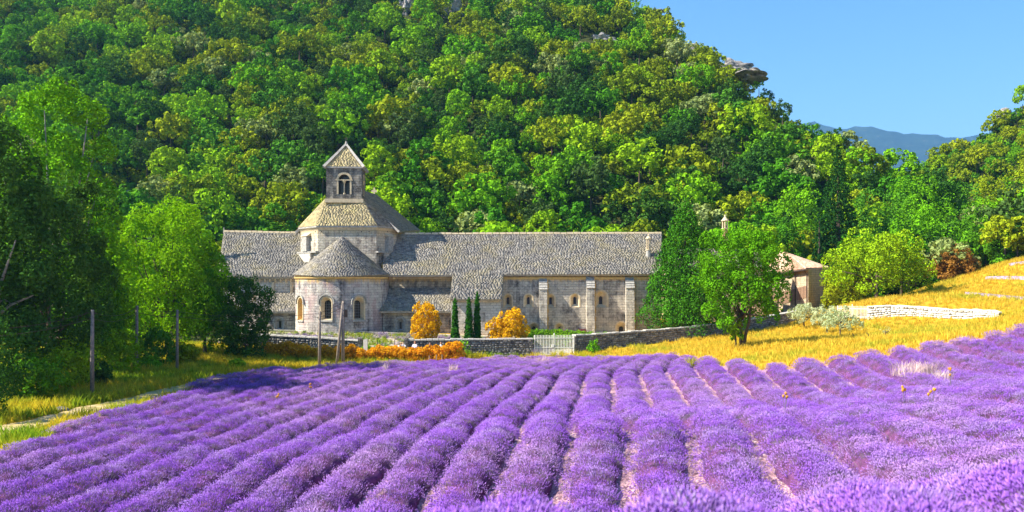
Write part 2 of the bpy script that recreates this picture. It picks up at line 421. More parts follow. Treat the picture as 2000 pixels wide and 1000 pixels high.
fx = np.arange(-18.6, 44, .6); fy = np.arange(-4, 71, .6)
link('field_soil', grid_sheet('field_soil', fx, fy, M['soil'], .03, lambda x, y: (y < yfar(x) - .2) & (x > -18.1)), kind='structure')

# track
def strip(name, pts, width, mat, dz):
    pts = [Vector((x, y)) for x, y in pts]; V = []; Fc = []; fine = []
    for a, b in zip(pts, pts[1:]):
        n = max(1, int((b-a).length/1.0))
        for k in range(n): fine.append(a.lerp(b, k/n))
    fine.append(pts[-1]); m = 5
    for i, p in enumerate(fine):
        d = (fine[min(i+1, len(fine)-1)] - fine[max(i-1, 0)]).normalized(); nrm = Vector((-d.y, d.x))
        wd = width*(1+.18*math.sin(i*.9)+.12*math.sin(i*2.3))
        for j in range(m):
            q = p + nrm*wd*(j/(m-1)-.5); V.append((q.x, q.y, Hs(q.x, q.y)+dz))
    for i in range(len(fine)-1):
        for j in range(m-1): a = i*m+j; Fc.append((a, a+1, a+1+m, a+m))
    return link(name, npmesh(name, V, Fc, mat, True), kind='structure')
strip('dirt_track', [(-21.5, 33), (-21.2, 36), (-20.3, 43), (-19.2, 50), (-18.2, 56), (-15.5, 61.3), (-10, 66), (-4, 69.5), (1, 71.4), (5, 71.4)], 1.7, M['path'], .05)
link('garden_bed', grid_sheet('garden_bed', np.arange(-27, 7, .7), np.arange(74, 83, .7), M['bed'], .04), kind='structure')

# ------------------------------------------------------------------ scatter node group
def scatter_group(name, meshes, dens, smin, smax, nmix=.5, upmin=None):
    col = bpy.data.collections.new(name + '_source')
    for i, me in enumerate(meshes): col.objects.link(bpy.data.objects.new(name + '_sprig', me))
    g = bpy.data.node_groups.new(name, 'GeometryNodeTree')
    g.interface.new_socket('Geometry', in_out='INPUT', socket_type='NodeSocketGeometry')
    g.interface.new_socket('Geometry', in_out='OUTPUT', socket_type='NodeSocketGeometry')
    N = g.nodes.new; L = g.links.new
    i = N('NodeGroupInput'); o = N('NodeGroupOutput')
    d = N('GeometryNodeDistributePointsOnFaces'); d.inputs['Density'].default_value = dens
    na = N('GeometryNodeInputNamedAttribute'); na.data_type = 'FLOAT'; na.inputs[0].default_value = 'dens'
    mu = N('ShaderNodeMath'); mu.operation = 'MULTIPLY'; mu.inputs[1].default_value = dens
    L(na.outputs[0], mu.inputs[0]); L(mu.outputs[0], d.inputs['Density'])
    ip = N('GeometryNodeInstanceOnPoints'); ci = N('GeometryNodeCollectionInfo'); ci.inputs[0].default_value = col
    ci.inputs['Separate Children'].default_value = True; ci.inputs['Reset Children'].default_value = True
    ip.inputs['Pick Instance'].default_value = True
    vm = N('ShaderNodeVectorMath'); vm.operation = 'SCALE'; vm.inputs['Scale'].default_value = nmix
    va = N('ShaderNodeVectorMath'); va.operation = 'ADD'; va.inputs[1].default_value = (0, 0, 1-nmix)
    L(d.outputs['Normal'], vm.inputs[0]); L(vm.outputs[0], va.inputs[0])
    al = N('FunctionNodeAlignRotationToVector'); al.axis = 'Z'; L(va.outputs[0], al.inputs['Vector'])
    rr = N('FunctionNodeRandomValue'); rr.data_type = 'FLOAT'; rr.inputs[2].default_value = 0; rr.inputs[3].default_value = 6.283
    rs = N('FunctionNodeRandomValue'); rs.data_type = 'FLOAT'; rs.inputs[2].default_value = smin; rs.inputs[3].default_value = smax; rs.inputs['Seed'].default_value = 5
    cx = N('ShaderNodeCombineXYZ'); L(rr.outputs[1], cx.inputs[2])
    er = N('FunctionNodeEulerToRotation'); L(cx.outputs[0], er.inputs[0])
    ro = N('FunctionNodeRotateRotation'); ro.rotation_space = 'LOCAL'; L(al.outputs[0], ro.inputs[0]); L(er.outputs[0], ro.inputs[1])
    L(i.outputs[0], d.inputs[0]); L(d.outputs[0], ip.inputs['Points']); L(ci.outputs[0], ip.inputs['Instance'])
    L(ro.outputs[0], ip.inputs['Rotation']); L(rs.outputs[1], ip.inputs['Scale']); L(ip.outputs[0], o.inputs[0])
    return g
def points_group(name, meshes):
    """instances on the vertices of the mesh; attributes rot_z, size, pick"""
    col = bpy.data.collections.new(name + '_source')
    for me in meshes: col.objects.link(bpy.data.objects.new(name + '_tree', me))
    g = bpy.data.node_groups.new(name, 'GeometryNodeTree')
    g.interface.new_socket('Geometry', in_out='INPUT', socket_type='NodeSocketGeometry')
    g.interface.new_socket('Geometry', in_out='OUTPUT', socket_type='NodeSocketGeometry')
    N = g.nodes.new; L = g.links.new
    i = N('NodeGroupInput'); o = N('NodeGroupOutput')
    mp = N('GeometryNodeMeshToPoints')
    ip = N('GeometryNodeInstanceOnPoints'); ci = N('GeometryNodeCollectionInfo'); ci.inputs[0].default_value = col
    ci.inputs['Separate Children'].default_value = True; ci.inputs['Reset Children'].default_value = True
    ip.inputs['Pick Instance'].default_value = True
    def at(n, t):
        a = N('GeometryNodeInputNamedAttribute'); a.data_type = t; a.inputs[0].default_value = n; return a.outputs[0]
    cx = N('ShaderNodeCombineXYZ'); L(at('rot_z', 'FLOAT'), cx.inputs[2])
    er = N('FunctionNodeEulerToRotation'); L(cx.outputs[0], er.inputs[0])
    L(at('size', 'FLOAT'), ip.inputs['Scale']); L(er.outputs[0], ip.inputs['Rotation']); L(at('pick', 'INT'), ip.inputs['Instance Index'])
    L(i.outputs[0], mp.inputs[0]); L(mp.outputs[0], ip.inputs['Points']); L(ci.outputs[0], ip.inputs['Instance']); L(ip.outputs[0], o.inputs[0])
    return g
def add_nodes(o, g):
    m = o.modifiers.new('scatter', 'NODES'); m.node_group = g; return o
def set_dens(me, val):
    a = me.attributes.new('dens', 'FLOAT', 'POINT'); a.data.foreach_set('value', np.asarray(val, dtype=np.float32))

# ------------------------------------------------------------------ lavender
def mat_spike():
    b = NB('lavender_flowers'); co = b.coord(world=True)
    big = b.noise(co, .16, 4, .6); med = b.noise(co, .75, 4, .65); oi = b.N('ObjectInfo'); t = b.attr()
    c = b.mix(oi.outputs['Random'], (.345,.13,.69), (.455,.205,.76))
    c = b.mix(b.rng(med, .47, .66, 0, .55), c, (.58,.46,.72))
    c = b.mix(b.rng(big, .50, .64, 0, .55), c, (.66,.42,.74))
    c = b.mix(b.rng(b.noise(co, 1.9, 2), .68, .76, 0, .6), c, (.40,.46,.30))
    sc = b.N('VectorMath', operation='SCALE'); b.L(c, sc.inputs[0]); b.L(b.rng(t, 0, 1, .6, 1.35), sc.inputs['Scale'])
    d = b.N('BsdfDiffuse'); b.L(sc.outputs[0], d.inputs[0]); tr = b.N('BsdfTranslucent'); b.L(sc.outputs[0], tr.inputs[0])
    m = b.N('MixShader'); m.inputs[0].default_value = .35; b.L(d.outputs[0], m.inputs[1]); b.L(tr.outputs[0], m.inputs[2])
    b.L(m.outputs[0], b.out.inputs[0]); return b.m
def mat_stem():
    b = NB('lavender_stems'); t = b.attr()
    return b.diffuse(b.ramp(t, [(0,(.16,.08,.20)),(1,(.26,.24,.26))]), 1, spec=0)
M['spike'] = mat_spike(); M['stem'] = mat_stem()
M['mound'] = mat_plain('lavender_bush_base', (.13,.045,.13), 1, .5, 5)

def lavender_clump(seed, n=34, spread=.16, hgt=.25):
    r = np.random.default_rng(seed); V = []; Fc = []; T = []; MI = []
    for k in range(n):
        a = r.uniform(0, 6.283); q = spread*math.sqrt(r.uniform(0, 1)); lean = q/spread*.55*r.uniform(.5, 1.2)
        base = Vector((q*math.cos(a)*.55, q*math.sin(a)*.55, -.06)); d = Vector((math.cos(a)*lean, math.sin(a)*lean, 1)).normalized()
        h = hgt*r.uniform(.7, 1.15); top = base + d*h; hl = r.uniform(.04, .07); w_ = r.uniform(.0055, .009)
        s = d.orthogonal().normalized(); s2 = d.cross(s); t = r.uniform(0, 1)
        # stem
        b0 = len(V); V += [base - s*.003, base + s*.003, top + s*.002]; Fc.append((b0, b0+1, b0+2)); T.append(t); MI.append(1)
        b0 = len(V); mid = top + d*hl*.35
        V += [top - d*hl*.1] + [mid + (s*math.cos(g) + s2*math.sin(g))*w_ for g in (0, 2.09, 4.19)] + [top + d*hl]
        for i in range(3):
            j = (i+1) % 3; Fc += [(b0, b0+1+j, b0+1+i), (b0+1+i, b0+1+j, b0+4)]; T += [t*.8, t]; MI += [0, 0]
    return npmesh('lavender_clump', V, Fc, None, False, T, mats=[M['spike'], M['stem']], midx=MI)
g_lav = scatter_group('lavender_scatter', [lavender_clump(i) for i in range(5)], 30, .75, 1.25, .62)

def clump_noise(x, y):
    return .05*np.sin(x*2.1+np.sin(y*1.3)*2) * np.sin(y*2.6+x) + .035*np.sin(y*5.1+x*3)
ks = range(-15, 34)
rows = []
for k in ks:
    yy = np.arange(2.6, 72, .22)
    xx = row_x(k, yy)
    ok = (yy < yfar(xx) + .3*math.sin(k*2.7) - .3) & (xx > -17.9) & (np.abs(xx) < .66*yy + 4)
    if ok.sum() < 12: continue
    idx = np.where(ok)[0]; s0 = idx[0]; e0 = s0
    while e0+1 < len(yy) and ok[e0+1]: e0 += 1
    yy = yy[s0:e0+1]; xx = xx[s0:e0+1]
    if len(yy) < 12: continue
    dxdy = np.gradient(xx, yy); nl = np.sqrt(1+dxdy**2); m = 11
    th = np.linspace(0, math.pi, m); V = []
    head = np.clip((yy[-1]-yy)/.9, 0, 1); head = np.sqrt(1-(1-head)**2)
    tail = np.clip((yy-yy[0]+.2)/.9, 0, 1); prof = head*np.sqrt(1-(1-tail)**2)
    W_ = .54*(.5+.5*prof)*(1+.07*np.sin(yy*1.7+k)+.06*np.sin(yy*4.3+k*3))
    Hh = .44*prof*(1+.10*np.sin(yy*1.1+k*2)+.06*np.sin(yy*3.1+k*5))
    for j in range(m):
        off = -np.cos(th[j])*W_; hz = np.sin(th[j])**.75*Hh
        px_ = xx + off/nl; py_ = yy - off*dxdy/nl
        V.append(np.stack([px_, py_, H(px_, py_) + hz + clump_noise(px_, py_)*np.sin(th[j])], -1))
    V = np.stack(V, 1).reshape(-1, 3); n = len(yy)
    i_, j_ = np.meshgrid(np.arange(n-1), np.arange(m-1), indexing='ij'); a = (i_*m+j_).ravel()
    Fc = np.stack([a, a+1, a+1+m, a+m], 1)
    me = npmesh('lavender_row', V, Fc, M['mound'], True)
    zrel = np.tile(np.sin(th), n); dist = np.repeat(yy, m)
    side = np.clip(zrel*1.6 - .25, .12, 1)
    set_dens(me, side*np.interp(dist, [0, 8, 16, 30, 50, 75], [2.2, 1.8, 1.25, .9, .62, .5]))
    rows.append((k, me, xx[-1], yy[-1]))
gk = min(rows, key=lambda r: abs(1000 + F*r[2]/r[3] - 1085))[0]
ORD = ['', 'first', 'second', 'third', 'fourth', 'fifth', 'sixth', 'seventh', 'eighth', 'ninth', 'tenth', 'eleventh', 'twelfth', 'thirteenth', 'fourteenth', 'fifteenth',
       'sixteenth', 'seventeenth', 'eighteenth', 'nineteenth', 'twentieth'] + ['twenty-' + s for s in ('first', 'second', 'third', 'fourth', 'fifth', 'sixth', 'seventh', 'eighth', 'ninth')] + ['thirtieth']
for k, me, xe, ye in rows:
    if k == gk: lab = 'purple lavender row whose far end meets the white metal gate'
    else: lab = f"purple lavender row, {ORD[min(abs(k-gk),30)]} to the {'right' if k > gk else 'left'} of the row ending at the white gate"
    r = link('lavender_row', me, label=lab, cat='lavender row', group='clipped lavender rows of the field')
    s = link('flower_spikes', me, r, kind='stuff'); add_nodes(s, g_lav)

# ------------------------------------------------------------------ foliage builders
def leaf_quads(pos, nrm, size, r, asp=.62):
    n = len(pos); nrm = nrm/np.linalg.norm(nrm, axis=1, keepdims=True)
    a = np.cross(nrm, r.normal(size=(n, 3))); a /= np.linalg.norm(a, axis=1, keepdims=True)+1e-9
    b = np.cross(nrm, a); s = size[:,None]
    V = np.stack([pos - a*s*.5, pos + b*s*.5*asp + nrm*s*.08, pos + a*s*.5, pos - b*s*.5*asp + nrm*s*.08], 1).reshape(-1, 3)
    return V, np.arange(n*4).reshape(-1, 4)
def blob_leaves(blobs, nleaf, size, r, sub=9, subr=.42, flat=1.0, updir=0.0, jit=.55):
    """leaves in clumps over the surface of blobs (cx,cy,cz,r)"""
    B = np.asarray(blobs, float); wgt = B[:,3]**2; wgt /= wgt.sum(); bi = r.choice(len(B), nleaf, p=wgt)
    sd = r.normal(size=(len(B), sub, 3)); sd[:,:,2] = np.abs(sd[:,:,2])*.9 - .25; sd /= np.linalg.norm(sd, axis=2, keepdims=True)
    sr = r.uniform(.7, 1.25, size=(len(B), sub)); stn = r.uniform(-.32, .32, size=(len(B), sub))
    si = r.integers(0, sub, nleaf); S = sd[bi, si]; rad = B[bi,3]
    d = r.normal(size=(nleaf, 3)); d /= np.linalg.norm(d, axis=1, keepdims=True)
    d = d + S*.55; d[:,2] += .15; d /= np.linalg.norm(d, axis=1, keepdims=True)
    q = r.uniform(.75, 1.08, nleaf)
    pos = B[bi,:3] + S*(rad*.68)[:,None] + d*(rad*subr*sr[bi, si]*q)[:,None]
    nrm = d*1.0 + r.normal(size=(nleaf, 3))*jit; nrm[:,2] += updir
    V, Fc = leaf_quads(pos, nrm, size*r.uniform(.6, 1.35, nleaf), r)
    return V, Fc, np.clip(.5 + stn[bi, si] + r.normal(0, .18, nleaf), 0, 1)
def ell_blobs(c, rx, ry, rz, n, r, rb=.42, fill=.62, low=-.5):
    out = []; ga = 2.39996
    for i in range(n):
        z = 1-(1-low)*(i+.5)/n; q = math.sqrt(max(0, 1-z*z)); a = i*ga + r.uniform(-.4, .4); f = fill*r.uniform(.8, 1.15)
        out.append((c[0]+rx*q*math.cos(a)*f, c[1]+ry*q*math.sin(a)*f, c[2]+rz*z*f, rb*min(rx, ry, rz*1.1)*r.uniform(.75, 1.25)))
    out.append((c[0], c[1], c[2], rb*1.25*min(rx, rz))); return out

def tree(name, px, py, d, htop, width, leafmat, nleaf, leaf, label, group=None, trunk_h=.25, nb=16, bark='bark', seed=1, lean=0.0, tr=.02, crown_y=None, limbs=9, fork=False, low=-.6, rb=.42, cat='tree', base_z=None, jit=.55, updir=0.0, tv=None):
    """px,py,d: foot; htop: picture row of the top; width in picture px"""
    x, y = X(px, d), d; z0 = Hs(x, y) - .05 if base_z is None else base_z
    ht = Z(htop, d) - z0; wd = width*d/F; r = np.random.default_rng(seed)
    e = empty(name, (x, y, z0), label, cat, group)
    cz0 = ht*trunk_h; cc = (lean*ht, 0, (ht+cz0)/2); rz = (ht-cz0)/2
    rx = wd/2; bl = ell_blobs(cc, rx*1.0, rx*.9, rz*1.0, nb, r, rb, .66, low)
    # keep blobs inside the height
    V, Fc, T = blob_leaves(bl, nleaf, leaf, r, sub=10, jit=jit, updir=updir)
    kx = (wd/2)/max(.1, np.percentile(np.abs(V[:,0]-lean*ht), 98.5)); zl, zh = np.percentile(V[:,2], 1), np.percentile(V[:,2], 99.7)
    kz = (ht-cz0*.9)/(zh-zl); fit = lambda p: ((p[0]-lean*ht)*kx+lean*ht, p[1]*kx, (p[2]-zl)*kz+cz0*.9)
    c4 = V.reshape(-1, 4, 3).mean(1); n4 = np.stack(fit(c4.T), -1); V = (V.reshape(-1, 4, 3) + (n4-c4)[:,None,:]).reshape(-1, 3)
    bl = [(*fit(b), b[3]) for b in bl]
    link('crown', npmesh('crown', V, Fc, M[leafmat], False, T), e)
    mb = MB(); R0 = max(.08, ht*tr)
    top = Vector((lean*ht*.8, 0, cz0+rz*.9))
    stems = [(-.12, .10), (.22, -.05)] if fork else [(0, 0)]
    for sx, sy in stems:
        pts = [Vector((sx*R0, sy, -.3)), Vector((sx*1.0+lean*ht*.1, sy*1.0, cz0*.5)), Vector((sx*2.2+lean*ht*.4, sy*1.5, cz0)), top + Vector((sx*3, sy*3, 0))]
        if fork: rr_ = [R0*.8, R0*.62, R0*.5, R0*.15]
        else: rr_ = [R0*1.25, R0*.9, R0*.75, R0*.2]
        mb.tube(pts, rr_, 8)
    order = sorted(bl, key=lambda b: b[2])[:limbs*2:2] if limbs < len(bl) else bl
    for b_ in order:
        s = Vector((lean*ht*.3, 0, cz0*r.uniform(.75, 1.0) + rz*r.uniform(0, .5))); t = Vector(b_[:3])
        mid = s.lerp(t, .5) + Vector((r.uniform(-.2, .2), r.uniform(-.2, .2), .08*ht*r.uniform(-.3, .6)))
        mb.tube([s, mid, t], [R0*.42, R0*.28, R0*.1], 5)
    mb.build('trunk', M[bark], e, True, fixn=False)
    return e

def conifer(name, px, py, d, htop, width, leafmat, nleaf, leaf, label, seed, n=60, up=.5, flame=False):
    x, y = X(px, d), d; z0 = Hs(x, y)-.05; ht = Z(htop, d)-z0; wd = width*d/F/2; r = np.random.default_rng(seed)
    e = empty(name, (x, y, z0), label, 'tree'); bl = []
    for i in range(n):
        t = (i+.5)/n; t = t**.85; a = i*2.39996; rr = wd*((1-t)**.62)*min(1, .75+t*3)*r.uniform(.72, 1.0)*(.62 if flame else 1)
        s = wd*(.34*(1-t)+.12)*r.uniform(.8, 1.3)
        for k in range(3): bl.append((rr*math.cos(a)*(1-.04*k), rr*math.sin(a)*(1-.04*k), ht*.02+t*ht*.93+k*s*.75, s*(1-.22*k)))
        if i % 3 == 0: bl.append((0, 0, t*ht*.9, wd*.5*(1-t)+.15))
    V, Fc, T = blob_leaves(bl, nleaf, leaf, r, sub=9, jit=.5)
    kx = wd/np.percentile(np.abs(V[:,0]), 98.5); V = V*np.array([kx, kx, ht/np.percentile(V[:,2], 99.8)])
    link('crown', npmesh('crown', V, Fc, M[leafmat], False, T), e)
    MB().tube([(0,0,-.3),(0,0,ht*.4),(0,0,ht*.9)], [ht*.025, ht*.018, .03], 7).build('trunk', M['bark'], e, fixn=False)
    return e

# forest crowns (normalised to about 5.6 m wide, 5.2 m tall, with a short trunk), shared by all hillside trees
def forest_mesh(seed, mat, nleaf=1500, leaf=.40, rx=2.9, rz=2.6, cone=0):
    r = np.random.default_rng(seed)
    bl = ell_blobs((0, 0, rz+.2), rx, rx*.95, rz, 13, r, .36, .74, -.45)
    V, Fc, T = blob_leaves(bl, nleaf, leaf, r, sub=7, jit=.32)
    mb = MB(); mb.tube([(0,0,-1.2),(0.1,0,1),(.1,.1,2.4)], [.16,.13,.06], 5)
    nv = len(V); V = np.concatenate([V, np.array(mb.v)]); tf = [f for f in mb.f if len(f) == 4]
    Fc = np.concatenate([Fc, np.array(tf)+nv]); T = np.concatenate([T, np.full(len(tf), .5)])
    mi = np.zeros(len(Fc), int); mi[-len(tf):] = 1
    return npmesh('forest_tree', V, Fc, None, False, T, mats=[M[mat], M['bark']], midx=mi)
SPEC = [('lf_bright', 'bright green'), ('lf_bright', 'fresh green'), ('lf_mid', 'mid green'), ('lf_olive', 'yellowish olive'), ('lf_olive', 'olive green'), ('lf_dark', 'dark green'), ('lf_grey', 'silvery green'), ('lf_mid', 'leafy green')]
SHAPE = [(2.9,2.6), (2.3,3.3), (3.1,2.2), (2.7,2.5), (3.3,2.4), (2.2,3.2), (2.6,2.2), (2.6,3.0)]
fmesh = [forest_mesh(100+i, m, 1700, .37 if m != 'lf_dark' else .32, rx=SHAPE[i][0], rz=SHAPE[i][1]) for i, (m, _) in enumerate(SPEC)]
PICKW = np.array([.15, .12, .13, .15, .12, .17, .06, .12]); PICKW = PICKW/PICKW.sum()
T_ = []
yv = 112.0
while yv < 262:
    step = 4.1*(1 if yv < 200 else 1.1)
    hw = .64*yv + 8
    for xv in np.arange(-hw, hw, 4.9):
        x = xv + rnd.uniform(-2.1, 2.1); y = yv + rnd.uniform(-1.9, 1.9)
        T_.append((x, y))
    yv += step
for yv in np.arange(75, 112, 4.6):
    for xv in np.arange(-62, -37 + (yv-75)*.2, 4.8): T_.append((xv + rnd.uniform(-1.8, 1.8), yv + rnd.uniform(-1.8, 1.8)))
    if yv > 97:
        for xv in np.arange(46, 76, 4.6): T_.append((xv + rnd.uniform(-1.8, 1.8), yv + rnd.uniform(-1.8, 1.8)))
T_ = np.array(T_); zz = H(T_[:,0], T_[:,1])
dx, dy = RL[2]-RL[0], RL[3]-RL[1]; Ls = math.hypot(dx, dy)
s_ = ((T_[:,0]-RL[0])*(-dy) + (T_[:,1]-RL[1])*dx)/Ls
vis = ~((s_ > 10) & (T_[:,0] < 85 + .1*(T_[:,1]-150)) & (T_[:,1] > 150)) & (zz < 118)
PXv = 1000 + F*T_[:,0]/T_[:,1]; PYv = HY - F*(zz+3)/T_[:,1]
vis &= (PYv > -70)
# bare rock and scree left open
ROCKS = [(600, 8, 34, 40), (795, 20, 30, 60), (885, 28, 34, 70), (1180, 80, 40, 26), (1350, 105, 60, 26), (1430, 135, 60, 30), (1275, 28, 40, 20), (250, 385, 55, 22), (1965, 225, 26, 22), (1480, 428, 40, 14)]
for (a, b, c, d_) in ROCKS:
    vis &= ~((np.abs(PXv-a) < c*.62) & (np.abs(PYv+8-b) < d_*.62))
T_ = T_[vis]; zz = zz[vis]; PXv = PXv[vis]; PYv = PYv[vis]
size = .75 + 1.05*rng.uniform(0, 1, len(T_))**1.4 * np.where(T_[:,1] > 205, .9, 1.0) * np.where((T_[:,0] > 45), .95, 1.0)
s_ = s_[vis]
size[(s_ > -9) & (PXv > 1440) & (PXv < 1610) & (T_[:,1] > 140)] *= .62
size[(T_[:,0] > 60) & (T_[:,1] > 130) & (PXv > 1760)] *= .72
low_n = wav(T_[:,0], T_[:,1], 11, .8)
pick = np.array([rng.choice(8, p=PICKW) for _ in T_])
hi = (PXv > 1150) & (PYv < 260); pick[hi & (rng.uniform(0, 1, len(T_)) < .45)] = 3
pick[(low_n > .7) & (rng.uniform(0, 1, len(T_)) < .6)] = 0; pick[(low_n < -.7) & (rng.uniform(0, 1, len(T_)) < .5)] = 5
rh = (PXv > 1790) & (PYv < 360); pick[rh & (rng.uniform(0, 1, len(T_)) < .55)] = 3; pick[rh & (pick == 5)] = 1
rotz = rng.uniform(0, 6.283, len(T_))
inview = (PXv > -20) & (PXv < 2020) & (PYv > -20)
# hidden behind the abbey roofs or near trees
hid = (PYv > 465) & (PXv > 430) & (PXv < 1290)
order = np.argsort(np.where(inview & ~hid, T_[:,1]/size, 1e6))
ind = set(order[:285].tolist())
def where(px, py):
    if px < 260: a = 'above the tall left-edge trees'
    elif px < 430: a = 'above the ash tree'
    elif px < 590: a = "behind the abbey's left roof"
    elif px < 640: a = 'just left of the bell tower'
    elif px < 720: a = 'right behind the bell tower'
    elif px < 830: a = 'just right of the bell tower'
    elif px < 960: a = "behind the long roof's left half"
    elif px < 1120: a = "behind the long roof's middle"
    elif px < 1290: a = "behind the long roof's right end"
    elif px < 1420: a = 'behind the tall conifer'
    elif px < 1560: a = 'behind the round tree on the meadow'
    elif px < 1700: a = 'behind the tiled barn'
    elif px < 1850: a = 'in the gap of the valley'
    else: a = 'on the right-hand hillside'
    b = 'low' if py > 400 else 'halfway up' if py > 300 else 'higher up' if py > 200 else 'high up'
    return a, b
FT = []
for i in sorted(ind):
    nm = SPEC[pick[i]][1]; a, b = where(PXv[i], PYv[i])
    sz = 'large' if size[i] > 1.4 else 'small' if size[i] < 1.05 else 'round'
    o = link('forest_tree', fmesh[pick[i]], None, (T_[i,0], T_[i,1], zz[i]-.15), label=f'{sz} {nm} tree {b} {a}', cat='tree', group='trees on the wooded slope')
    FT.append((o, PXv[i]))
    o.rotation_euler.z = rotz[i]; o.scale = (size[i]*1.05, size[i]*1.05, size[i])
_by = {}
for o, px in FT: _by.setdefault(o['label'], []).append((px, o))
for lab, lst in _by.items():
    if len(lst) > 1:
        lst.sort(key=lambda t: t[0])
        for q, (px, o) in enumerate(lst): o['label'] = lab + (', leftmost' if q == 0 else ', rightmost' if q == len(lst)-1 else ', middle' if len(lst) == 3 else ', %s from left' % ['', 'second', 'third', 'fourth', 'fifth', 'sixth', 'seventh', 'eighth', 'ninth', 'tenth', 'eleventh'][min(q, 10)])
rest = np.array([i for i in range(len(T_)) if i not in ind])
pm = bpy.data.meshes.new('forest'); pm.vertices.add(len(rest))
pm.vertices.foreach_set('co', np.stack([T_[rest,0], T_[rest,1], zz[rest]-.15], -1).astype(np.float32).ravel())
for n_, t_, v_ in (('rot_z', 'FLOAT', rotz[rest]), ('size', 'FLOAT', size[rest]), ('pick', 'INT', pick[rest])):
    a = pm.attributes.new(n_, t_, 'POINT'); a.data.foreach_set('value', v_.astype(np.float32 if t_ == 'FLOAT' else np.int32))
add_nodes(link('forest', pm, kind='stuff', label='mixed green woodland covering the upper slopes'), points_group('forest_points', fmesh))

# undergrowth shrubs between the crowns
def shrub_mesh(seed, mat, n=260, leaf=.3, rr=.9):
    r = np.random.default_rng(seed)
    V, Fc, T = blob_leaves([(0,0,.4,rr),(.6,.3,.3,rr*.7),(-.5,-.4,.3,rr*.7)], n, leaf, r, sub=6)
    return npmesh('shrub_clump', V, Fc, M[mat], False, T)
gsh = scatter_group('undergrowth', [shrub_mesh(1,'lf_mid'), shrub_mesh(2,'lf_dark'), shrub_mesh(3,'lf_olive'), shrub_mesh(4,'lf_bright')], .16, .8, 1.9, .2)
um = grid_sheet('undergrowth', np.arange(-165, 166, 4.0), np.arange(103, 262, 4.0), None, -.1,
                lambda x, y: (np.abs(x) < .66*y+6) & ~((x > -32) & (x < 48) & (y < 108)))
cc = np.empty(len(um.vertices)*3); um.vertices.foreach_get('co', cc); cc = cc.reshape(-1, 3)
ppx = 1000+F*cc[:,0]/cc[:,1]; ppy = HY-F*cc[:,2]/cc[:,1]; dn = np.ones(len(cc))
for (a, b, c, d_) in ROCKS: dn[(np.abs(ppx-a) < c*.7) & (np.abs(ppy-b) < d_*.8)] = .15
set_dens(um, dn)
add_nodes(link('undergrowth', um, kind='stuff', label='low scrub between the trees of the slope'), gsh)

# rock outcrops
def outcrop(px, py, d, wpx, hpx, label, seed, nx=14, nz=10, thick=3.0, over=0):
    r = np.random.default_rng(seed); bm = bmesh.new(); bmesh.ops.create_icosphere(bm, subdivisions=4, radius=1)
    w_ = wpx*d/F/2; h_ = hpx*d/F/2; c = P(px, py, d)
    ph = r.uniform(0, 9, 6)
    for v in bm.verts:
        p = v.co.copy(); q = p.copy()
        n = .30*math.sin(p.x*3.1+ph[0])*math.cos(p.z*4.2+ph[1]) + .16*math.sin(p.x*8.3+p.z*3+ph[2]) + .12*math.sin(p.z*13+p.x*2+ph[3])
        q *= 1+n; q.x = math.floor(q.x*7)/7*.5+q.x*.5; q.z = math.floor(q.z*5)/5*.6+q.z*.4
        v.co = Vector((q.x*w_ + over*max(0, q.x)*w_*.3, q.y*thick, q.z*h_ - (p.x*h_*.9 if over else 0)))
    me = bpy.data.meshes.new('rock_outcrop'); bm.to_mesh(me); bm.free(); me.materials.append(M['rock'])
    return link('rock_outcrop', me, None, c, label=label, cat='rock')
def surf_d(px, py):
    """distance at which the view ray through (px,py) meets the terrain"""
    dd = np.arange(100, 262, .5); h = H((px-1000)*dd/F, dd); ray = (HY-py)*dd/F
    k = np.where(h >= ray)[0]; return float(dd[k[0]]) if len(k) else 235.
for n_, (a, b, c, d_) in enumerate(ROCKS[:8]):
    labs = ['grey rock face at the top edge above the bell tower', 'narrow grey rock face high on the slope, middle of three', 'tall pale rock face high on the slope, right one of three', 'low pale rock ledge among olive scrub high on the slope',
            'long pale rock ledge below the skyline scrub', 'broken grey rock band beside the overhanging tip', 'pale rock near the top of the skyline', 'dark scree slope above the ash tree at the left']
    outcrop(a, b, surf_d(a, b)-.5, c*1.1, d_*1.05, labs[n_], 40+n_, thick=1.6 if n_ > 2 else 3)
for q, (px, py, dd, s) in enumerate(((1440, 152, 174, .5), (1462, 160, 173, .45), (1482, 171, 171, .5), (1425, 138, 176, .45), (1470, 143, 172.5, .25), (1448, 137, 173, .3))):
    p = P(px, py, dd); o = link('scrub_oak', fmesh[(5, 3, 1, 3, 5, 3)[q]], None, (p.x, p.y, p.z-1.2), label=['dark scrub oak beside the left end of the overhanging rock', 'olive scrub oak right below the middle of the overhanging rock', 'green scrub oak below the tip of the overhanging rock', 'olive scrub oak on the skyline left of the overhanging rock', 'tiny dark scrub oak growing on top of the overhanging rock near its tip', 'tiny olive scrub oak growing on the left top of the overhanging rock'][q], cat='tree')
    o.scale = (s, s, s)
outcrop(1462, 148, 172, 46, 17, 'overhanging grey rock tip jutting out from the skyline', 61, thick=4, over=1)
outcrop(1965, 226, surf_d(1965, 236)-1, 30, 24, 'white rock knob on top of the right-hand hillside', 62, thick=2)
outcrop(1890, 282, surf_d(1890, 284)-.5, 26, 9, 'pale bare rock patch on the right-hand hillside', 63, thick=1)
outcrop(1945, 322, surf_d(1945, 324)-.5, 24, 8, 'small pale ledge lower on the right-hand hillside', 64, thick=1)

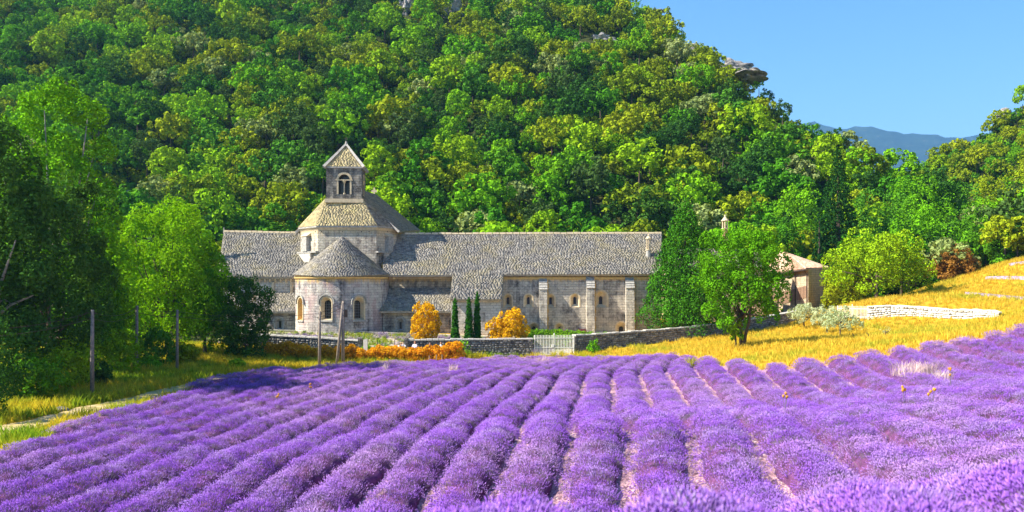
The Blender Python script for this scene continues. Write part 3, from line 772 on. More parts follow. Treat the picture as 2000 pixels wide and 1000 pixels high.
# ------------------------------------------------------------------ stone slates
def slates(surf, arclen, vlen, tw=.27, course=.17, th=.04, seed=0, jit=.012):
    """surf(u,v)->point; v=0 at the eave; arclen(v) width in m; builds one slab per slate"""
    r = random.Random(seed); V = []; Fc = []; T = []
    nv = max(2, int(vlen/course))
    for k in range(nv):
        v0 = k/nv; v1 = min(1, (k+1.35)/nv); w_ = arclen((v0+v1)/2); n = max(1, int(w_/tw)); off = r.uniform(0, 1)
        cuts = [0.0]; u = off/n
        while u < 1 - .35/n:
            cuts.append(u); u += r.uniform(.6, 1.45)/n
        cuts.append(1.0)
        for a, b in zip(cuts, cuts[1:]):
            if b-a < 1e-4: continue
            g = .004/max(w_, .1); a2 = a+g*.5; b2 = b-g*.5; dv = r.uniform(-jit, jit)/vlen*1.0
            va = max(0, v0+dv) if k else dv*.6
            p0 = surf(a2, va); p1 = surf(b2, va); p2 = surf(b2, v1); p3 = surf(a2, v1)
            nrm = (p1-p0).cross(p3-p0)
            if nrm.length < 1e-6:
                nrm = (p1-p0).cross(p2-p0)
                if nrm.length < 1e-6: continue
            nrm.normalize()
            if nrm.z < 0: nrm = -nrm
            h = th*r.uniform(.97, 1.04); q0 = p0+nrm*(h+.01); q1 = p1+nrm*(h+.01); q2 = p2+nrm*.012; q3 = p3+nrm*.012
            b0 = len(V); V += [q0, q1, q2, q3, p0-nrm*.01, p1-nrm*.01, p2, p3]
            Fc += [(b0, b0+1, b0+2, b0+3), (b0+4, b0+5, b0+1, b0), (b0+5, b0+6, b0+2, b0+1), (b0+7, b0+4, b0, b0+3)]
            t = min(1, max(0, r.gauss(.5, .26))); T += [t]*4
    return npmesh('roof_slates', [tuple(v) for v in V], Fc, None, False, T)
def quad_surf(a, b, c, d):
    """eave left, eave right, ridge right, ridge left"""
    return lambda u, v: (a.lerp(b, u)).lerp(d.lerp(c, u), v)
def roof_plane(a, b, c, d, parent, mat='tiles', seed=0, thick=.22, name='roof', tw=.27, course=.17):
    """slab with its slates as sub-part"""
    n = (b-a).cross(d-a).normalized()
    if n.z < 0: n = -n
    mb = MB(); dn = n*thick
    mb.hexa([a-dn, b-dn, c-dn, d-dn, a, b, c, d])
    o = mb.build(name, M['stone_grey'], parent)
    me = slates(quad_surf(a, b, c, d), lambda v: ((a.lerp(d, v)) - (b.lerp(c, v))).length, ((d-a).length+(c-b).length)/2, tw, course, seed=seed)
    me.materials.append(M[mat]); link('roof_slates', me, o, kind='stuff'); return o

# ------------------------------------------------------------------ openings
def arch(w_, h_, n=9):
    r = w_/2; pts = [(-r, 0), (r, 0)]
    return pts + [(r*math.cos(math.pi*i/n), h_-r+r*math.sin(math.pi*i/n)) for i in range(0, n+1)]
def cut(o, cutters):
    for c in cutters:
        m = o.modifiers.new('b', 'BOOLEAN'); m.operation = 'DIFFERENCE'; m.solver = 'EXACT'; m.object = c
    dg = bpy.context.evaluated_depsgraph_get(); dg.update()
    me = bpy.data.meshes.new_from_object(o.evaluated_get(dg)); old = o.data
    o.modifiers.clear(); o.data = me; bpy.data.meshes.remove(old)
    for c in cutters: bpy.data.objects.remove(c)
def window(parent, wall_cuts, x, y, z, ang, wo, ho, wi, hi_, depth, ring=.16, ringm='stone_trim', pane='glass', bars=False, hood=0, sill=True, rise=None, revm=None, shift=0.0, glassm=True, name='window'):
    """x,y,z foot of the opening on the wall face; ang = heading of the outward normal (0 faces the camera)"""
    T = Matrix.Translation((x, y, z)) @ Matrix.Rotation(ang, 4, 'Z')   # local -Y is outward
    rise = (ho-hi_)*.35 if rise is None else rise
    po = arch(wo, ho); pi_ = [(a+shift, b+rise) for a, b in arch(wi, hi_)]; n = len(po)
    def tr(v): return T @ Vector(v)
    c = MB(); c.loft([[tr((a*1.0, -1.2, b)) for a, b in po], [tr((a, depth+.12, b)) for a, b in po]])
    co = c.build('cutter', None); wall_cuts.append(co)
    root = None
    mb = MB(); mb.loft([[tr((a, depth+.02, b)) for a, b in pi_], [tr((a, depth+.10, b)) for a, b in pi_]])
    root = mb.build(name, M[pane], parent)
    # splayed reveal
    mb = MB(); mb.loft([[tr((a*.998, -.012, b*.998)) for a, b in po], [tr((a, depth, b)) for a, b in pi_]], cap=False)
    mb.loft([[tr((a, depth, b)) for a, b in pi_], [tr((a*.98, depth+.09, b)) for a, b in po]], cap=False)
    mb.build('reveal', M[revm or ringm], root, fixn=False)
    if ring:
        k = (wo/2+ring)/(wo/2); pr = [(a*k, b if b <= 0 else (b-(ho-wo/2))*k+(ho-wo/2) if b > ho-wo/2-1e-6 else b) for a, b in po]
        pr = pr[2:]; pq = po[2:]
        pr = [(pr[0][0], 0)] + pr + [(pr[-1][0], 0)]; pq = [(pq[0][0], 0)] + pq + [(pq[-1][0], 0)]
        mb = MB(); m = len(pq)
        for i in range(m-1):
            (a, b), (c_, d_), (e_, f_), (g_, h_) = pq[i], pq[i+1], pr[i+1], pr[i]
            if abs(a-c_)+abs(b-d_) < 1e-6: continue
            mb.hexa([tr((a, .05, b)), tr((c_, .05, d_)), tr((e_, .05, f_)), tr((g_, .05, h_)),
                     tr((a, -.018-.004*(i%2), b)), tr((c_, -.018-.004*(i%2), d_)), tr((e_, -.018-.004*(i%2), f_)), tr((g_, -.018-.004*(i%2), h_))])
        mb.build('surround', M[ringm], root)
    if hood:
        mb = MB(); r0 = hood; cz = ho-wo/2; N_ = 12
        for i in range(N_):
            a0 = math.pi*(-.06+1.12*i/N_); a1 = math.pi*(-.06+1.12*(i+1)/N_)
            q = lambda a, rr, yy: tr((rr*math.cos(a), yy, cz+rr*math.sin(a)))
            mb.hexa([q(a0, r0, .05), q(a1, r0, .05), q(a1, r0+.13, .05), q(a0, r0+.13, .05), q(a0, r0, -.12), q(a1, r0, -.12), q(a1, r0+.13, -.12), q(a0, r0+.13, -.12)])
        mb.build('hood_mould', M['stone_grey'], root)
    if sill:
        mb = MB(); s = wo/2+ring
        mb.hexa([tr((-s, .05, -.16)), tr((s, .05, -.16)), tr((s, -.09, -.16)), tr((-s, -.09, -.16)), tr((-s, .05, 0)), tr((s, .05, 0)), tr((s, -.07, -.03)), tr((-s, -.07, -.03))])
        mb.build('sill', M['stone_grey'], root)
    if bars:
        mb = MB()
        for f in (-.25, 0, .25):
            mb.hexa([tr((wi*f-.012+shift, depth-.01, rise)), tr((wi*f+.012+shift, depth-.01, rise)), tr((wi*f+.012+shift, depth+.015, rise)), tr((wi*f-.012+shift, depth+.015, rise)),
                     tr((wi*f-.012+shift, depth-.01, rise+hi_*.93)), tr((wi*f+.012+shift, depth-.01, rise+hi_*.93)), tr((wi*f+.012+shift, depth+.015, rise+hi_*.93)), tr((wi*f-.012+shift, depth+.015, rise+hi_*.93))])
        for i in range(1, 6):
            zz_ = rise+hi_*i/6.5
            mb.hexa([tr((-wi/2+shift, depth-.012, zz_-.012)), tr((wi/2+shift, depth-.012, zz_-.012)), tr((wi/2+shift, depth+.012, zz_-.012)), tr((-wi/2+shift, depth+.012, zz_-.012)),
                     tr((-wi/2+shift, depth-.012, zz_+.012)), tr((wi/2+shift, depth-.012, zz_+.012)), tr((wi/2+shift, depth+.012, zz_+.012)), tr((-wi/2+shift, depth+.012, zz_+.012))])
        mb.build('window_bars', M['lead'], root)
    return root

# ------------------------------------------------------------------ abbey
abbey = empty('abbey', (0, 0, 0), 'grey stone abbey church with slate roofs and a square bell tower', 'abbey')
A = abbey
ZB = -6.4
def wallbuild(mb, name, mat, cuts, **k):
    o = mb.build(name, M[mat], A, **k)
    if cuts: cut(o, cuts)
    return o
def xloft(pl, x0, x1, k0=0, k1=0, yref=87):
    """profile (y,z) extruded along x, with sheared ends"""
    return [[(x0+k0*(y-yref), y, z) for y, z in pl], [(x1+k1*(y-yref), y, z) for y, z in pl]]

# long range to the right
ra, rb_, rc, rd = P(748,537.5,85.4), P(1293,535,85.4), P(1293,456,91), P(748,458,91)
roof_plane(ra, rb_, rc, rd, A, seed=1)
mir = lambda p, yr=91: Vector((p.x, 2*yr-p.y, p.z))
roof_plane(mir(ra), mir(rb_), rc, rd, A, seed=2)
cuts = []
xa = X(978, 85.9); xb = X(1291, 85.9)
def rz(y): return ra.z + (rc.z-ra.z)*(y-ra.y)/(rc.y-ra.y) - .30
wy = 85.9
for (px, pt, pb, wo, wi, hi_, sh) in [(992,575,600,.78,.28,.70,0), (1032,575,600,.80,.28,.72,0), (1076,575,600,.72,.27,.68,-.02), (1123,574,600,.86,.30,.74,0), (1174,569,600,1.15,.34,.80,0),
                                 (1043,631,656,1.0,.42,.85,0), (1092,632,655,.80,.18,.75,.05), (1213,629,655,.95,.44,.80,.05)]:
    s = wy/F; zb = Z(pb, wy); ho = (pb-pt)*s
    window(A, cuts, X(px, wy), wy, zb, 0, wo, ho, wi, hi_, .42, ring=.13 if wo < 1.1 else .18, ringm='stone_trim', sill=False, rise=.30 if pb <= 600 else .1, shift=sh)
wallbuild(MB().loft(xloft([(85.9,ZB),(96,ZB),(96,rz(86)),(91,rc.z-.3),(85.9,rz(85.9))], xa, xb)), 'range_wall', 'wall_right', cuts)
# recessed wall to the left of it
wallbuild(MB().loft(xloft([(87.1,ZB),(95.7,ZB),(95.7,rz(86.1)-.02),(91.0,rc.z-.32),(87.1,rz(87.1))], X(745,87.1), xa-.003)), 'clerestory_wall', 'wall', [])
# eave course of pale stone
MB().box(xa, xb-.02, 85.78, 85.89, ra.z-.42, ra.z-.20).build('eave_course', M['recess'], A)
MB().box(X(760,87), xa-.01, 86.98, 87.09, ra.z-.40, ra.z-.16).build('eave_course', M['stone_trim'], A)
# ridge cap stones
def ridge(a, b, parent=A, n=None, w_=.26, h=.14):
    L_ = (b-a).length; n = n or int(L_/.75); o0 = None
    for i in range(n):
        p = a.lerp(b, (i+.06)/n); q = a.lerp(b, (i+.97)/n); m = MB(); dz = rnd.uniform(-.02, .03); u = Vector((0,0,1)); d = (q-p).normalized(); s = d.cross(u).normalized()*w_/2
        m.hexa([p-s-u*.05, q-s-u*.05, q+s-u*.05, p+s-u*.05, p-s*.7+u*(h+dz), q-s*.7+u*(h+dz), q+s*.7+u*(h+dz), p+s*.7+u*(h+dz)])
        m.build('ridge_stone', M['stone_trim'], parent)
ridge(P(790,457,91), P(1292,455.5,91), n=38)
# buttresses with sloping heads of dressed stone
def buttress(px0, px1, depth_, ytop, yslope, mat='wall_right'):
    x0, x1 = X(px0, wy), X(px1, wy); zt = Z(ytop, wy); zs = Z(yslope, wy-depth_)
    o = MB().loft([[(x0, wy+.05, ZB), (x0, wy-depth_-.22, ZB), (x0, wy-depth_, zs), (x0, wy-.02, zt), (x0, wy+.05, zt)],
                   [(x1, wy+.05, ZB), (x1, wy-depth_-.22, ZB), (x1, wy-depth_, zs), (x1, wy-.02, zt), (x1, wy+.05, zt)]]).build('buttress', M[mat], A)
    n = 5; a = Vector((0, wy-depth_, zs)); b = Vector((0, wy-.02, zt))
    nr = Vector((0, -(b-a).z, (b-a).y)).normalized()
    for i in range(n):
        p = a.lerp(b, i/n); q = a.lerp(b, (i+1)/n)
        for j, (u0, u1) in enumerate(((x0-.03, (x0+x1)/2+.1*(-1)**i), ((x0+x1)/2+.1*(-1)**i+.015, x1+.03))):
            MB().hexa([(u0,p.y,p.z)]+[(u1,p.y,p.z)]+[(u1,q.y,q.z)]+[(u0,q.y,q.z)]+[(u0,p.y+nr.y*.09,p.z+nr.z*.09),(u1,p.y+nr.y*.09,p.z+nr.z*.09),(u1,q.y+nr.y*.03,q.z+nr.z*.03),(u0,q.y+nr.y*.03,q.z+nr.z*.03)]).build('coping_stone', M['stone_grey'], o)
    return o
buttress(1053, 1068, .75, 543, 566); buttress(1145, 1160, .75, 540, 563); buttress(1221, 1237, .75, 541, 563)
for px in (1069.5, 1161.5, 1238.5):
    m_ = MB()
    for i in range(14):
        m_.box(X(px-1.2, wy), X(px+1.2+1.2*(i % 2), wy), wy-.03, wy+.03, -5.5+i*.42, -5.5+i*.42+.40)
    m_.build('quoin_strip', M['recess'], A)
MB().hexa([P(1126,651,85.2), P(1146,651,85.2), P(1146,651,85.8), P(1126,651,85.8), P(1129,642,85.4), P(1144,642,85.4), P(1144,642,85.8), P(1129,642,85.8)]).build('cellar_hatch', mat_plain('dark_red_boards', (.09,.03,.03)), A)

# aisle and side chapel
roof_plane(P(744,608,83.3), P(884,608,83.3), P(884,562,87.08), P(744,562,87.08), A, seed=3)
cuts = []
window(A, cuts, X(782,84), 84, Z(645,84), 0, .72, 1.1, .2, .70, .4, ring=.12, ringm='stone_grey', sill=False, rise=.12, shift=-.03, hood=.50)
wallbuild(MB().loft(xloft([(84,ZB),(87.05,ZB),(87.05,Z(562,87)-.3),(84,Z(602,84)-.25)], X(748,84), X(881,84))), 'aisle_wall', 'wall', cuts)
MB().box(X(750,84), X(880,84), 83.86, 83.99, Z(611,84), Z(607.5,84)).build('eave_course', M['stone_grey'], A)
roof_plane(P(879,584.5,82.7), P(980,584.5,82.7), P(984,534.5,85.35), P(884,534.5,85.35), A, seed=4)
wallbuild(MB().loft(xloft([(83.2,ZB),(87.0,ZB),(87.0,.0),(85.2,.0),(83.2,Z(584,83)-.05)], X(881,83.2), X(978,83.2))), 'chapel_wall', 'wall_pale', [])
MB().box(X(881.5,83), X(977.5,83), 83.06, 83.19, Z(588,83), Z(584,83)).build('eave_course', M['stone_trim'], A)

# left range
la, lb, lc, ld = P(425,540.5,86.5), P(612,540.5,86.5), P(612,455.5,92.3), P(437,453,92.3)
roof_plane(la, lb, lc, ld, A, seed=5)
roof_plane(Vector((la.x-.2, 98, la.z)), Vector((lb.x, 98, lb.z)), lc, ld, A, seed=6)
ridge(P(437,452.5,92.3), P(590,455,92.3), n=14)
cuts = []
wallbuild(MB().loft(xloft([(87,ZB),(97.5,ZB),(97.5,-.1),(92.3,ld.z-.3),(87,la.z-.02)], la.x+.35, X(612,87), -.18, 0)), 'left_range_wall', 'wall_pale', cuts)
for i in range(15):
    px = 434+i*10.2
    MB().hexa([P(px,551,87.0), P(px+3,551,87.0), P(px+3,551,86.85), P(px,551,86.85), P(px,545,87.0), P(px+3,545,87.0), P(px+3,545,86.6), P(px,545,86.6)]).build('corbel', M['stone_trim'], A)
MB().box(la.x+.4, X(580,87), 86.7, 86.99, Z(545,87), Z(542.5,87)).build('eave_course', M['stone_trim'], A)
for px in (459, 495, 531, 567):
    MB().box(X(px,87), X(px+5,87), 86.86, 87.02, -2.2, Z(551,87)).build('pilaster', M['stone_trim'], A)
roof_plane(P(500,608.5,84), P(590,608.5,84), P(590,571,87.02), P(500,571,87.02), A, seed=7)
cuts = []
window(A, cuts, X(545,84.6), 84.6, Z(643,84.6), 0, .72, 1.05, .2, .70, .4, ring=.13, ringm='stone_grey', sill=False, rise=.1, hood=.50)
wallbuild(MB().loft(xloft([(84.6,ZB),(86.98,ZB),(86.98,Z(571,87)-.28),(84.6,Z(604,84)-.15)], X(502,84.6), X(588,84.6))), 'left_aisle_wall', 'wall', cuts)
finial = lambda px, py0, py1, d, r=.07: MB().tube([P(px,py0,d), P(px,(py0+py1)/2,d), P(px,py1,d)], [r*1.3, r, r*.6], 6)
finial(437.5, 455, 444, 92.3).build('gable_finial', M['stone_grey'], A)

# apse
acx, acy, ar = X(667.5, 85.5), 85.5, 4.52
cuts = []
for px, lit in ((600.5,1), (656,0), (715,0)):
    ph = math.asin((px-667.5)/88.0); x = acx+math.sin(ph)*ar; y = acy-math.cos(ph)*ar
    window(A, cuts, x, y, Z(625, y), ph, 1.02, 2.18, .66, 1.72, .55, ring=.12, ringm='stone_trim', revm='stone_trim' if not lit else 'recess', bars=True, hood=.70, rise=.16)  # lit window: sunlight put into a warmer reveal colour
poly = [(acx+ar*math.sin(t), acy-ar*math.cos(t)) for t in np.linspace(-math.pi/2, math.pi/2, 41)] + [(acx+ar, 88.5), (acx-ar, 88.5)]
wallbuild(MB().prism(poly, ZB, .22), 'apse_wall', 'wall_apse', cuts)
re_ = 4.76; apex = P(668, 461.5, 86.3); ez = .34
def cone(u, v):
    t = -math.pi/2*1.12 + math.pi*1.12*u; e = Vector((acx+re_*math.sin(t), acy-re_*math.cos(t), ez+.10*math.sin(u*9))); return e.lerp(apex, v)
mb = MB(); N_ = 40; ring_ = [cone(i/N_, 0) for i in range(N_+1)]
mb.add([p-Vector((0,0,.02)) for p in ring_]+[apex-Vector((0,0,.05))], [(i, i+1, N_+1) for i in range(N_)])
mb.add([p-Vector((0,0,.02)) for p in ring_]+[Vector((acx+(p.x-acx)*.9, acy+(p.y-acy)*.9, .18)) for p in ring_], [(i, i+1, i+2+N_, i+1+N_) for i in range(N_)])
ar_o = mb.build('apse_roof', M['stone_grey'], A)
me = slates(cone, lambda v: math.pi*1.12*re_*(1-v)+.01, (apex-cone(.5,0)).length, .27, .17, seed=9); me.materials.append(M['tiles']); link('roof_slates', me, ar_o, kind='stuff')
me = MB()
for i in range(30):
    t0 = -math.pi/2+math.pi*i/30; t1 = -math.pi/2+math.pi*(i+1)/30
    q = lambda t, r_, z: (acx+r_*math.sin(t), acy-r_*math.cos(t), z)
    me.hexa([q(t0,ar-.02,.02), q(t1,ar-.02,.02), q(t1,ar+.12,.06), q(t0,ar+.12,.06), q(t0,ar-.02,.21), q(t1,ar-.02,.21), q(t1,ar+.16,.21), q(t0,ar+.16,.21)])
me.build('eave_course', M['recess'], A)

# crossing lantern: octagon with a truncated slate roof
oc = [P(587,0,89.6), P(621,0,86.6), P(735,0,86.6), P(773,0,89.6)]
bx = [(p.x, p.y) for p in oc]; bx += [(bx[3][0], 94), (bx[2][0]+.3, 97), (bx[1][0]-.3, 97), (bx[0][0], 94)]
cx_ = (bx[0][0]+bx[3][0])/2; cy_ = 91.8
zw = Z(441, 86.5)
cuts = []
wallbuild(MB().prism(bx, -1, zw-.05), 'lantern_wall', 'wall_lantern', cuts)
def off(p, k): return Vector((cx_+(p[0]-cx_)*k, cy_+(p[1]-cy_)*k, 0))
eave = [off(p, 1.045) for p in bx]
for v in eave: v.z = zw
s_top = 1.99; tc = Vector((X(677.5, 90.0), 90.6, Z(389, 88.6)))
tops = [tc+Vector((-s_top,-s_top,0)), tc+Vector((-s_top,-s_top,0)), tc+Vector((s_top,-s_top,0)), tc+Vector((s_top,-s_top,0)), tc+Vector((s_top,s_top,0)), tc+Vector((s_top,s_top,0)), tc+Vector((-s_top,s_top,0)), tc+Vector((-s_top,s_top,0))]
mb = MB(); mb.add(eave+tops+[e-Vector((0,0,.16)) for e in eave], [(i, (i+1)%8, 8+(i+1)%8, 8+i) for i in range(8)] + [(16+i, 16+(i+1)%8, (i+1)%8, i) for i in range(8)] + [tuple(range(16,24))])
bm_ = mb.build('lantern_roof', M['stone_grey'], A, fixn=False)
allv = None
for i in range(8):
    a, b, c, d = eave[i], eave[(i+1)%8], tops[(i+1)%8], tops[i]
    me = slates(quad_surf(a, b, c, d), lambda v, a=a, b=b, c=c, d=d: ((a.lerp(d, v))-(b.lerp(c, v))).length+.02, ((d-a).length+(c-b).length)/2, .28, .18, seed=20+i)
    me.materials.append(M['tiles_yellow'] if i in (0, 1, 7) else M['tiles']); link('roof_slates', me, bm_, kind='stuff')
mb = MB()
for i in range(3):
    a, b = off(bx[i], 1.002), off(bx[i+1], 1.002); a2, b2 = off(bx[i], 1.03), off(bx[i+1], 1.03)
    for v, z in ((a, zw-.42), (b, zw-.42), (a2, zw-.17), (b2, zw-.17)): v.z = z
    mb.add([a, b, b2, a2], [(0,1,2,3)])
mb.build('cornice', M['stone_trim'], A, fixn=False)
# squinch pillars on ledges of the two slanting faces
for (p0, p1, mt) in ((oc[0], oc[1], 'wall_pale'), (oc[3], oc[2], 'wall_lantern')):
    d = (p1-p0); d.z = 0; L_ = d.length; d.normalize(); nrm = Vector((d.y, -d.x, 0)) if p0 is oc[0] else Vector((-d.y, d.x, 0))
    if nrm.y > 0: nrm = -nrm
    def bx_(s0, s1, o0, o1, z0, z1, nm, m2):
        a = Vector((p0.x, p0.y, 0))
        q = [a+d*s0+nrm*o0, a+d*s1+nrm*o0, a+d*s1+nrm*o1, a+d*s0+nrm*o1]
        MB().hexa([v+Vector((0,0,z0)) for v in q]+[v+Vector((0,0,z1)) for v in q]).build(nm, M[m2], A)
    bx_(-.12, L_+.12, -.02, .34, Z(494,87.5), Z(491,87.5), 'ledge', 'stone_grey')
    bx_(.05, L_*.72, -.02, .30, Z(512,87.5), Z(494.1,87.5), 'plinth', mt)
    bx_(L_*.30, L_*.55, -.02, .42, Z(490.8,87.5), Z(461,87.5), 'pillar', 'stone_grey')
    a = Vector((p0.x, p0.y, 0)); z1 = Z(460.9,87.5); z2 = Z(454,87.5)
    q = [a+d*(L_*.24)+nrm*-.02, a+d*(L_*.61)+nrm*-.02, a+d*(L_*.61)+nrm*.5, a+d*(L_*.24)+nrm*.5]
    MB().add([v+Vector((0,0,z1)) for v in q]+[a+d*(L_*.24)+nrm*-.01+Vector((0,0,z2)), a+d*(L_*.61)+nrm*-.01+Vector((0,0,z2))], [(0,1,2,3),(3,2,5,4),(0,3,4),(1,5,2),(0,4,5,1)]).build('pillar_cap', M['stone_trim'], A)
for px in (616, 628, 669, 706, 721, 757):
    MB().tube([P(px,452.5,86.59), P(px,452.5,86.66)], .055, 8).build('putlog_hole', M['iron'], A)  # flat dark discs stand in for the shade inside the holes

# bell tower, turned a few degrees
bt = Vector((X(676,89.9), 89.95, 0)); rot = Matrix.Rotation(R(4.5), 4, 'Z'); hb = 1.84
zt0, zt1 = Z(389.5,88.3)-.25, Z(328.5,88.3)
def BT(v): return bt + (rot @ Vector(v))
cuts = []
def belfry_window(ang):
    Mx = Matrix.Rotation(ang, 4, 'Z')
    def tr(v): return bt + rot @ (Mx @ Vector(v))
    zb = Z(379.5,88.2); w_, h_ = 1.16, 2.06
    c = MB(); po = arch(w_, h_, 14); c.loft([[tr((a, -hb-1, b+zb)) for a, b in po], [tr((a, -hb+.9, b+zb)) for a, b in po]]); cuts.append(c.build('cutter', None))
    cz = zb+h_-w_/2
    root = MB().loft([[tr((a*.999, -hb+.86, b*.999+zb)) for a, b in po], [tr((a*.999, -hb+.88, b*.999+zb)) for a, b in po]]).build('bell_opening', M['glass'], A)  # near-black sheet stands in for the unlit tower interior
    mb = MB(); N_ = 12
    for i in range(N_):
        a0 = math.pi*i/N_+.01; a1 = math.pi*(i+1)/N_-.01; r0, r1 = w_/2+.003, w_/2+.24
        q = lambda a, rr, yy: tr((rr*math.cos(a), yy, cz+rr*math.sin(a)))
        mb.hexa([q(a0,r0,-hb+.2), q(a1,r0,-hb+.2), q(a1,r1,-hb+.2), q(a0,r1,-hb+.2), q(a0,r0,-hb-.03), q(a1,r0,-hb-.03), q(a1,r1,-hb-.03), q(a0,r1,-hb-.03)])
    mb.build('arch_ring', M['stone_trim'], root)
    m = MB()
    for s in (-1, 1):
        x0, x1 = sorted((s*(w_/2+.003), s*(w_/2+.17)))
        for (z0, z1) in [(zb, cz-.06)]:
            m.hexa([tr((x0,-hb+.2,z0)), tr((x1,-hb+.2,z0)), tr((x1,-hb-.025,z0)), tr((x0,-hb-.025,z0)), tr((x0,-hb+.2,z1)), tr((x1,-hb+.2,z1)), tr((x1,-hb-.025,z1)), tr((x0,-hb-.025,z1))])
    m.build('jamb', M['stone_trim'], root)
    m = MB(); z0, z1 = cz-.055, cz+.05
    m.hexa([tr((-w_/2-.3,-hb+.2,z0)), tr((w_/2+.3,-hb+.2,z0)), tr((w_/2+.3,-hb-.05,z0)), tr((-w_/2-.3,-hb-.05,z0)), tr((-w_/2-.3,-hb+.2,z1)), tr((w_/2+.3,-hb+.2,z1)), tr((w_/2+.3,-hb-.05,z1)), tr((-w_/2-.3,-hb-.05,z1))]).build('lintel', M['stone_trim'], root)
    m = MB(); m.tube([tr((0,-hb+.12,zb)), tr((0,-hb+.12,zb+.14)), tr((0,-hb+.12,zb+.16)), tr((0,-hb+.12,cz-.42)), tr((0,-hb+.12,cz-.06))], [.12,.12,.065,.065,.22], 8).build('colonnette', M['stone_trim'], root)
for a in (0, math.pi/2, -math.pi/2): belfry_window(a)
tw = MB(); tw.add([BT((-hb,-hb,zt0)), BT((hb,-hb,zt0)), BT((hb,hb,zt0)), BT((-hb,hb,zt0)), BT((-hb,-hb,zt1)), BT((hb,-hb,zt1)), BT((hb,hb,zt1)), BT((-hb,hb,zt1))], [(3,2,1,0),(4,5,6,7),(0,1,5,4),(1,2,6,5),(2,3,7,6),(3,0,4,7)])
wallbuild(tw, 'tower_wall', 'wall_tower', cuts)
def rband(h0, h1, k, name, mat):
    e = hb*k
    MB().add([BT((x*e,y*e,z)) for z in (h0,h1) for x,y in ((-1,-1),(1,-1),(1,1),(-1,1))], [(3,2,1,0),(4,5,6,7),(0,1,5,4),(1,2,6,5),(2,3,7,6),(3,0,4,7)]).build(name, M[mat], A)
rband(zt0-.1, zt0+.30, 1.07, 'tower_plinth', 'stone_trim'); rband(zt1-.03, zt1+.14, 1.06, 'tower_cornice', 'stone_grey')
for s in (-1, 1):
    q = [(hb-.18, s*hb*.9), (hb+.03, s*hb*.9), (hb+.03, s*hb*.9+.2*-s), (hb-.18, s*hb*.9+.2*-s)]
et = hb*1.02; ap = BT((0,0,Z(284,89.9))); cr = [BT((x*et,y*et,zt1+.15)) for x,y in ((-1,-1),(1,-1),(1,1),(-1,1))]
sp_o = MB().add(cr+[ap], [(0,1,4),(1,2,4),(2,3,4),(3,0,4),(3,2,1,0)]).build('spire_roof', M['stone_grey'], A)
for i in range(4):
    a, b = cr[i], cr[(i+1)%4]
    me = slates(quad_surf(a, b, ap, ap), lambda v, a=a, b=b: (a-b).length*(1-v)+.02, (ap-a.lerp(b,.5)).length, .28, .18, th=.03, seed=30+i); me.materials.append(M['tiles_yellow'] if i in (0,3) else M['tiles']); link('roof_slates', me, sp_o, kind='stuff')
    p = a+(a-BT((0,0,a.z)))*.10
    MB().tube([p-Vector((0,0,.1)), a.lerp(ap,.5)+Vector((0,0,.12)), ap+Vector((0,0,.15))], [.20,.17,.13], 4).build('hip_stone', M['stone_grey'], sp_o)
MB().tube([ap+Vector((0,0,-.1)), ap+Vector((0,0,.2)), ap+Vector((0,0,.35)), ap+Vector((0,0,.45))], [.24,.15,.09,.10], 8).build('finial', M['stone_grey'], sp_o)
mb = MB(); z = ap.z+.42; x, y = ap.x, ap.y
mb.box(x-.035,x+.035,y-.035,y+.035,z,z+.5).box(x-.17,x-.036,y-.034,y+.034,z+.25,z+.33).box(x+.036,x+.17,y-.034,y+.034,z+.25,z+.33)
mb.build('cross', M['iron'], sp_o)

# church nave running away behind the lantern
na, nb_, nc, nd = Vector((-11.7,88.5,5.0)), Vector((-11.6,108,6.15)), Vector((-17.3,108,10.75)), Vector((-17.4,90.5,9.9))
roof_plane(na, nb_, nc, nd, A, seed=40)
roof_plane(Vector((-23,90,5.0)), Vector((-23,108,6.1)), nc+Vector((0,0,.003)), nd+Vector((0,0,.003)), A, seed=41)
MB().add([(-22.6,94,-2),(-12.0,94,-2),(-12.0,107.8,-2),(-22.6,107.8,-2),(-22.6,94,5.0),(-12.0,94,5.0),(-12.0,107.8,5.75),(-22.6,107.8,5.75),(-17.3,94,9.6),(-17.3,107.8,10.4)],
         [(3,2,1,0),(0,1,5,8,4),(1,2,6,5),(2,3,7,9,6),(3,0,4,7),(4,8,9,7),(5,6,9,8)]).build('nave_wall', M['wall_pale'], A)
cz = P(731,381,108)
mb = MB(); mb.box(cz.x-.09,cz.x+.09,107.9,108.1,cz.z-.3,cz.z+.95).box(cz.x-.34,cz.x-.091,107.9,108.1,cz.z+.35,cz.z+.62).box(cz.x+.091,cz.x+.34,107.9,108.1,cz.z+.35,cz.z+.62)
mb.build('gable_cross', M['stone_trim'], A)

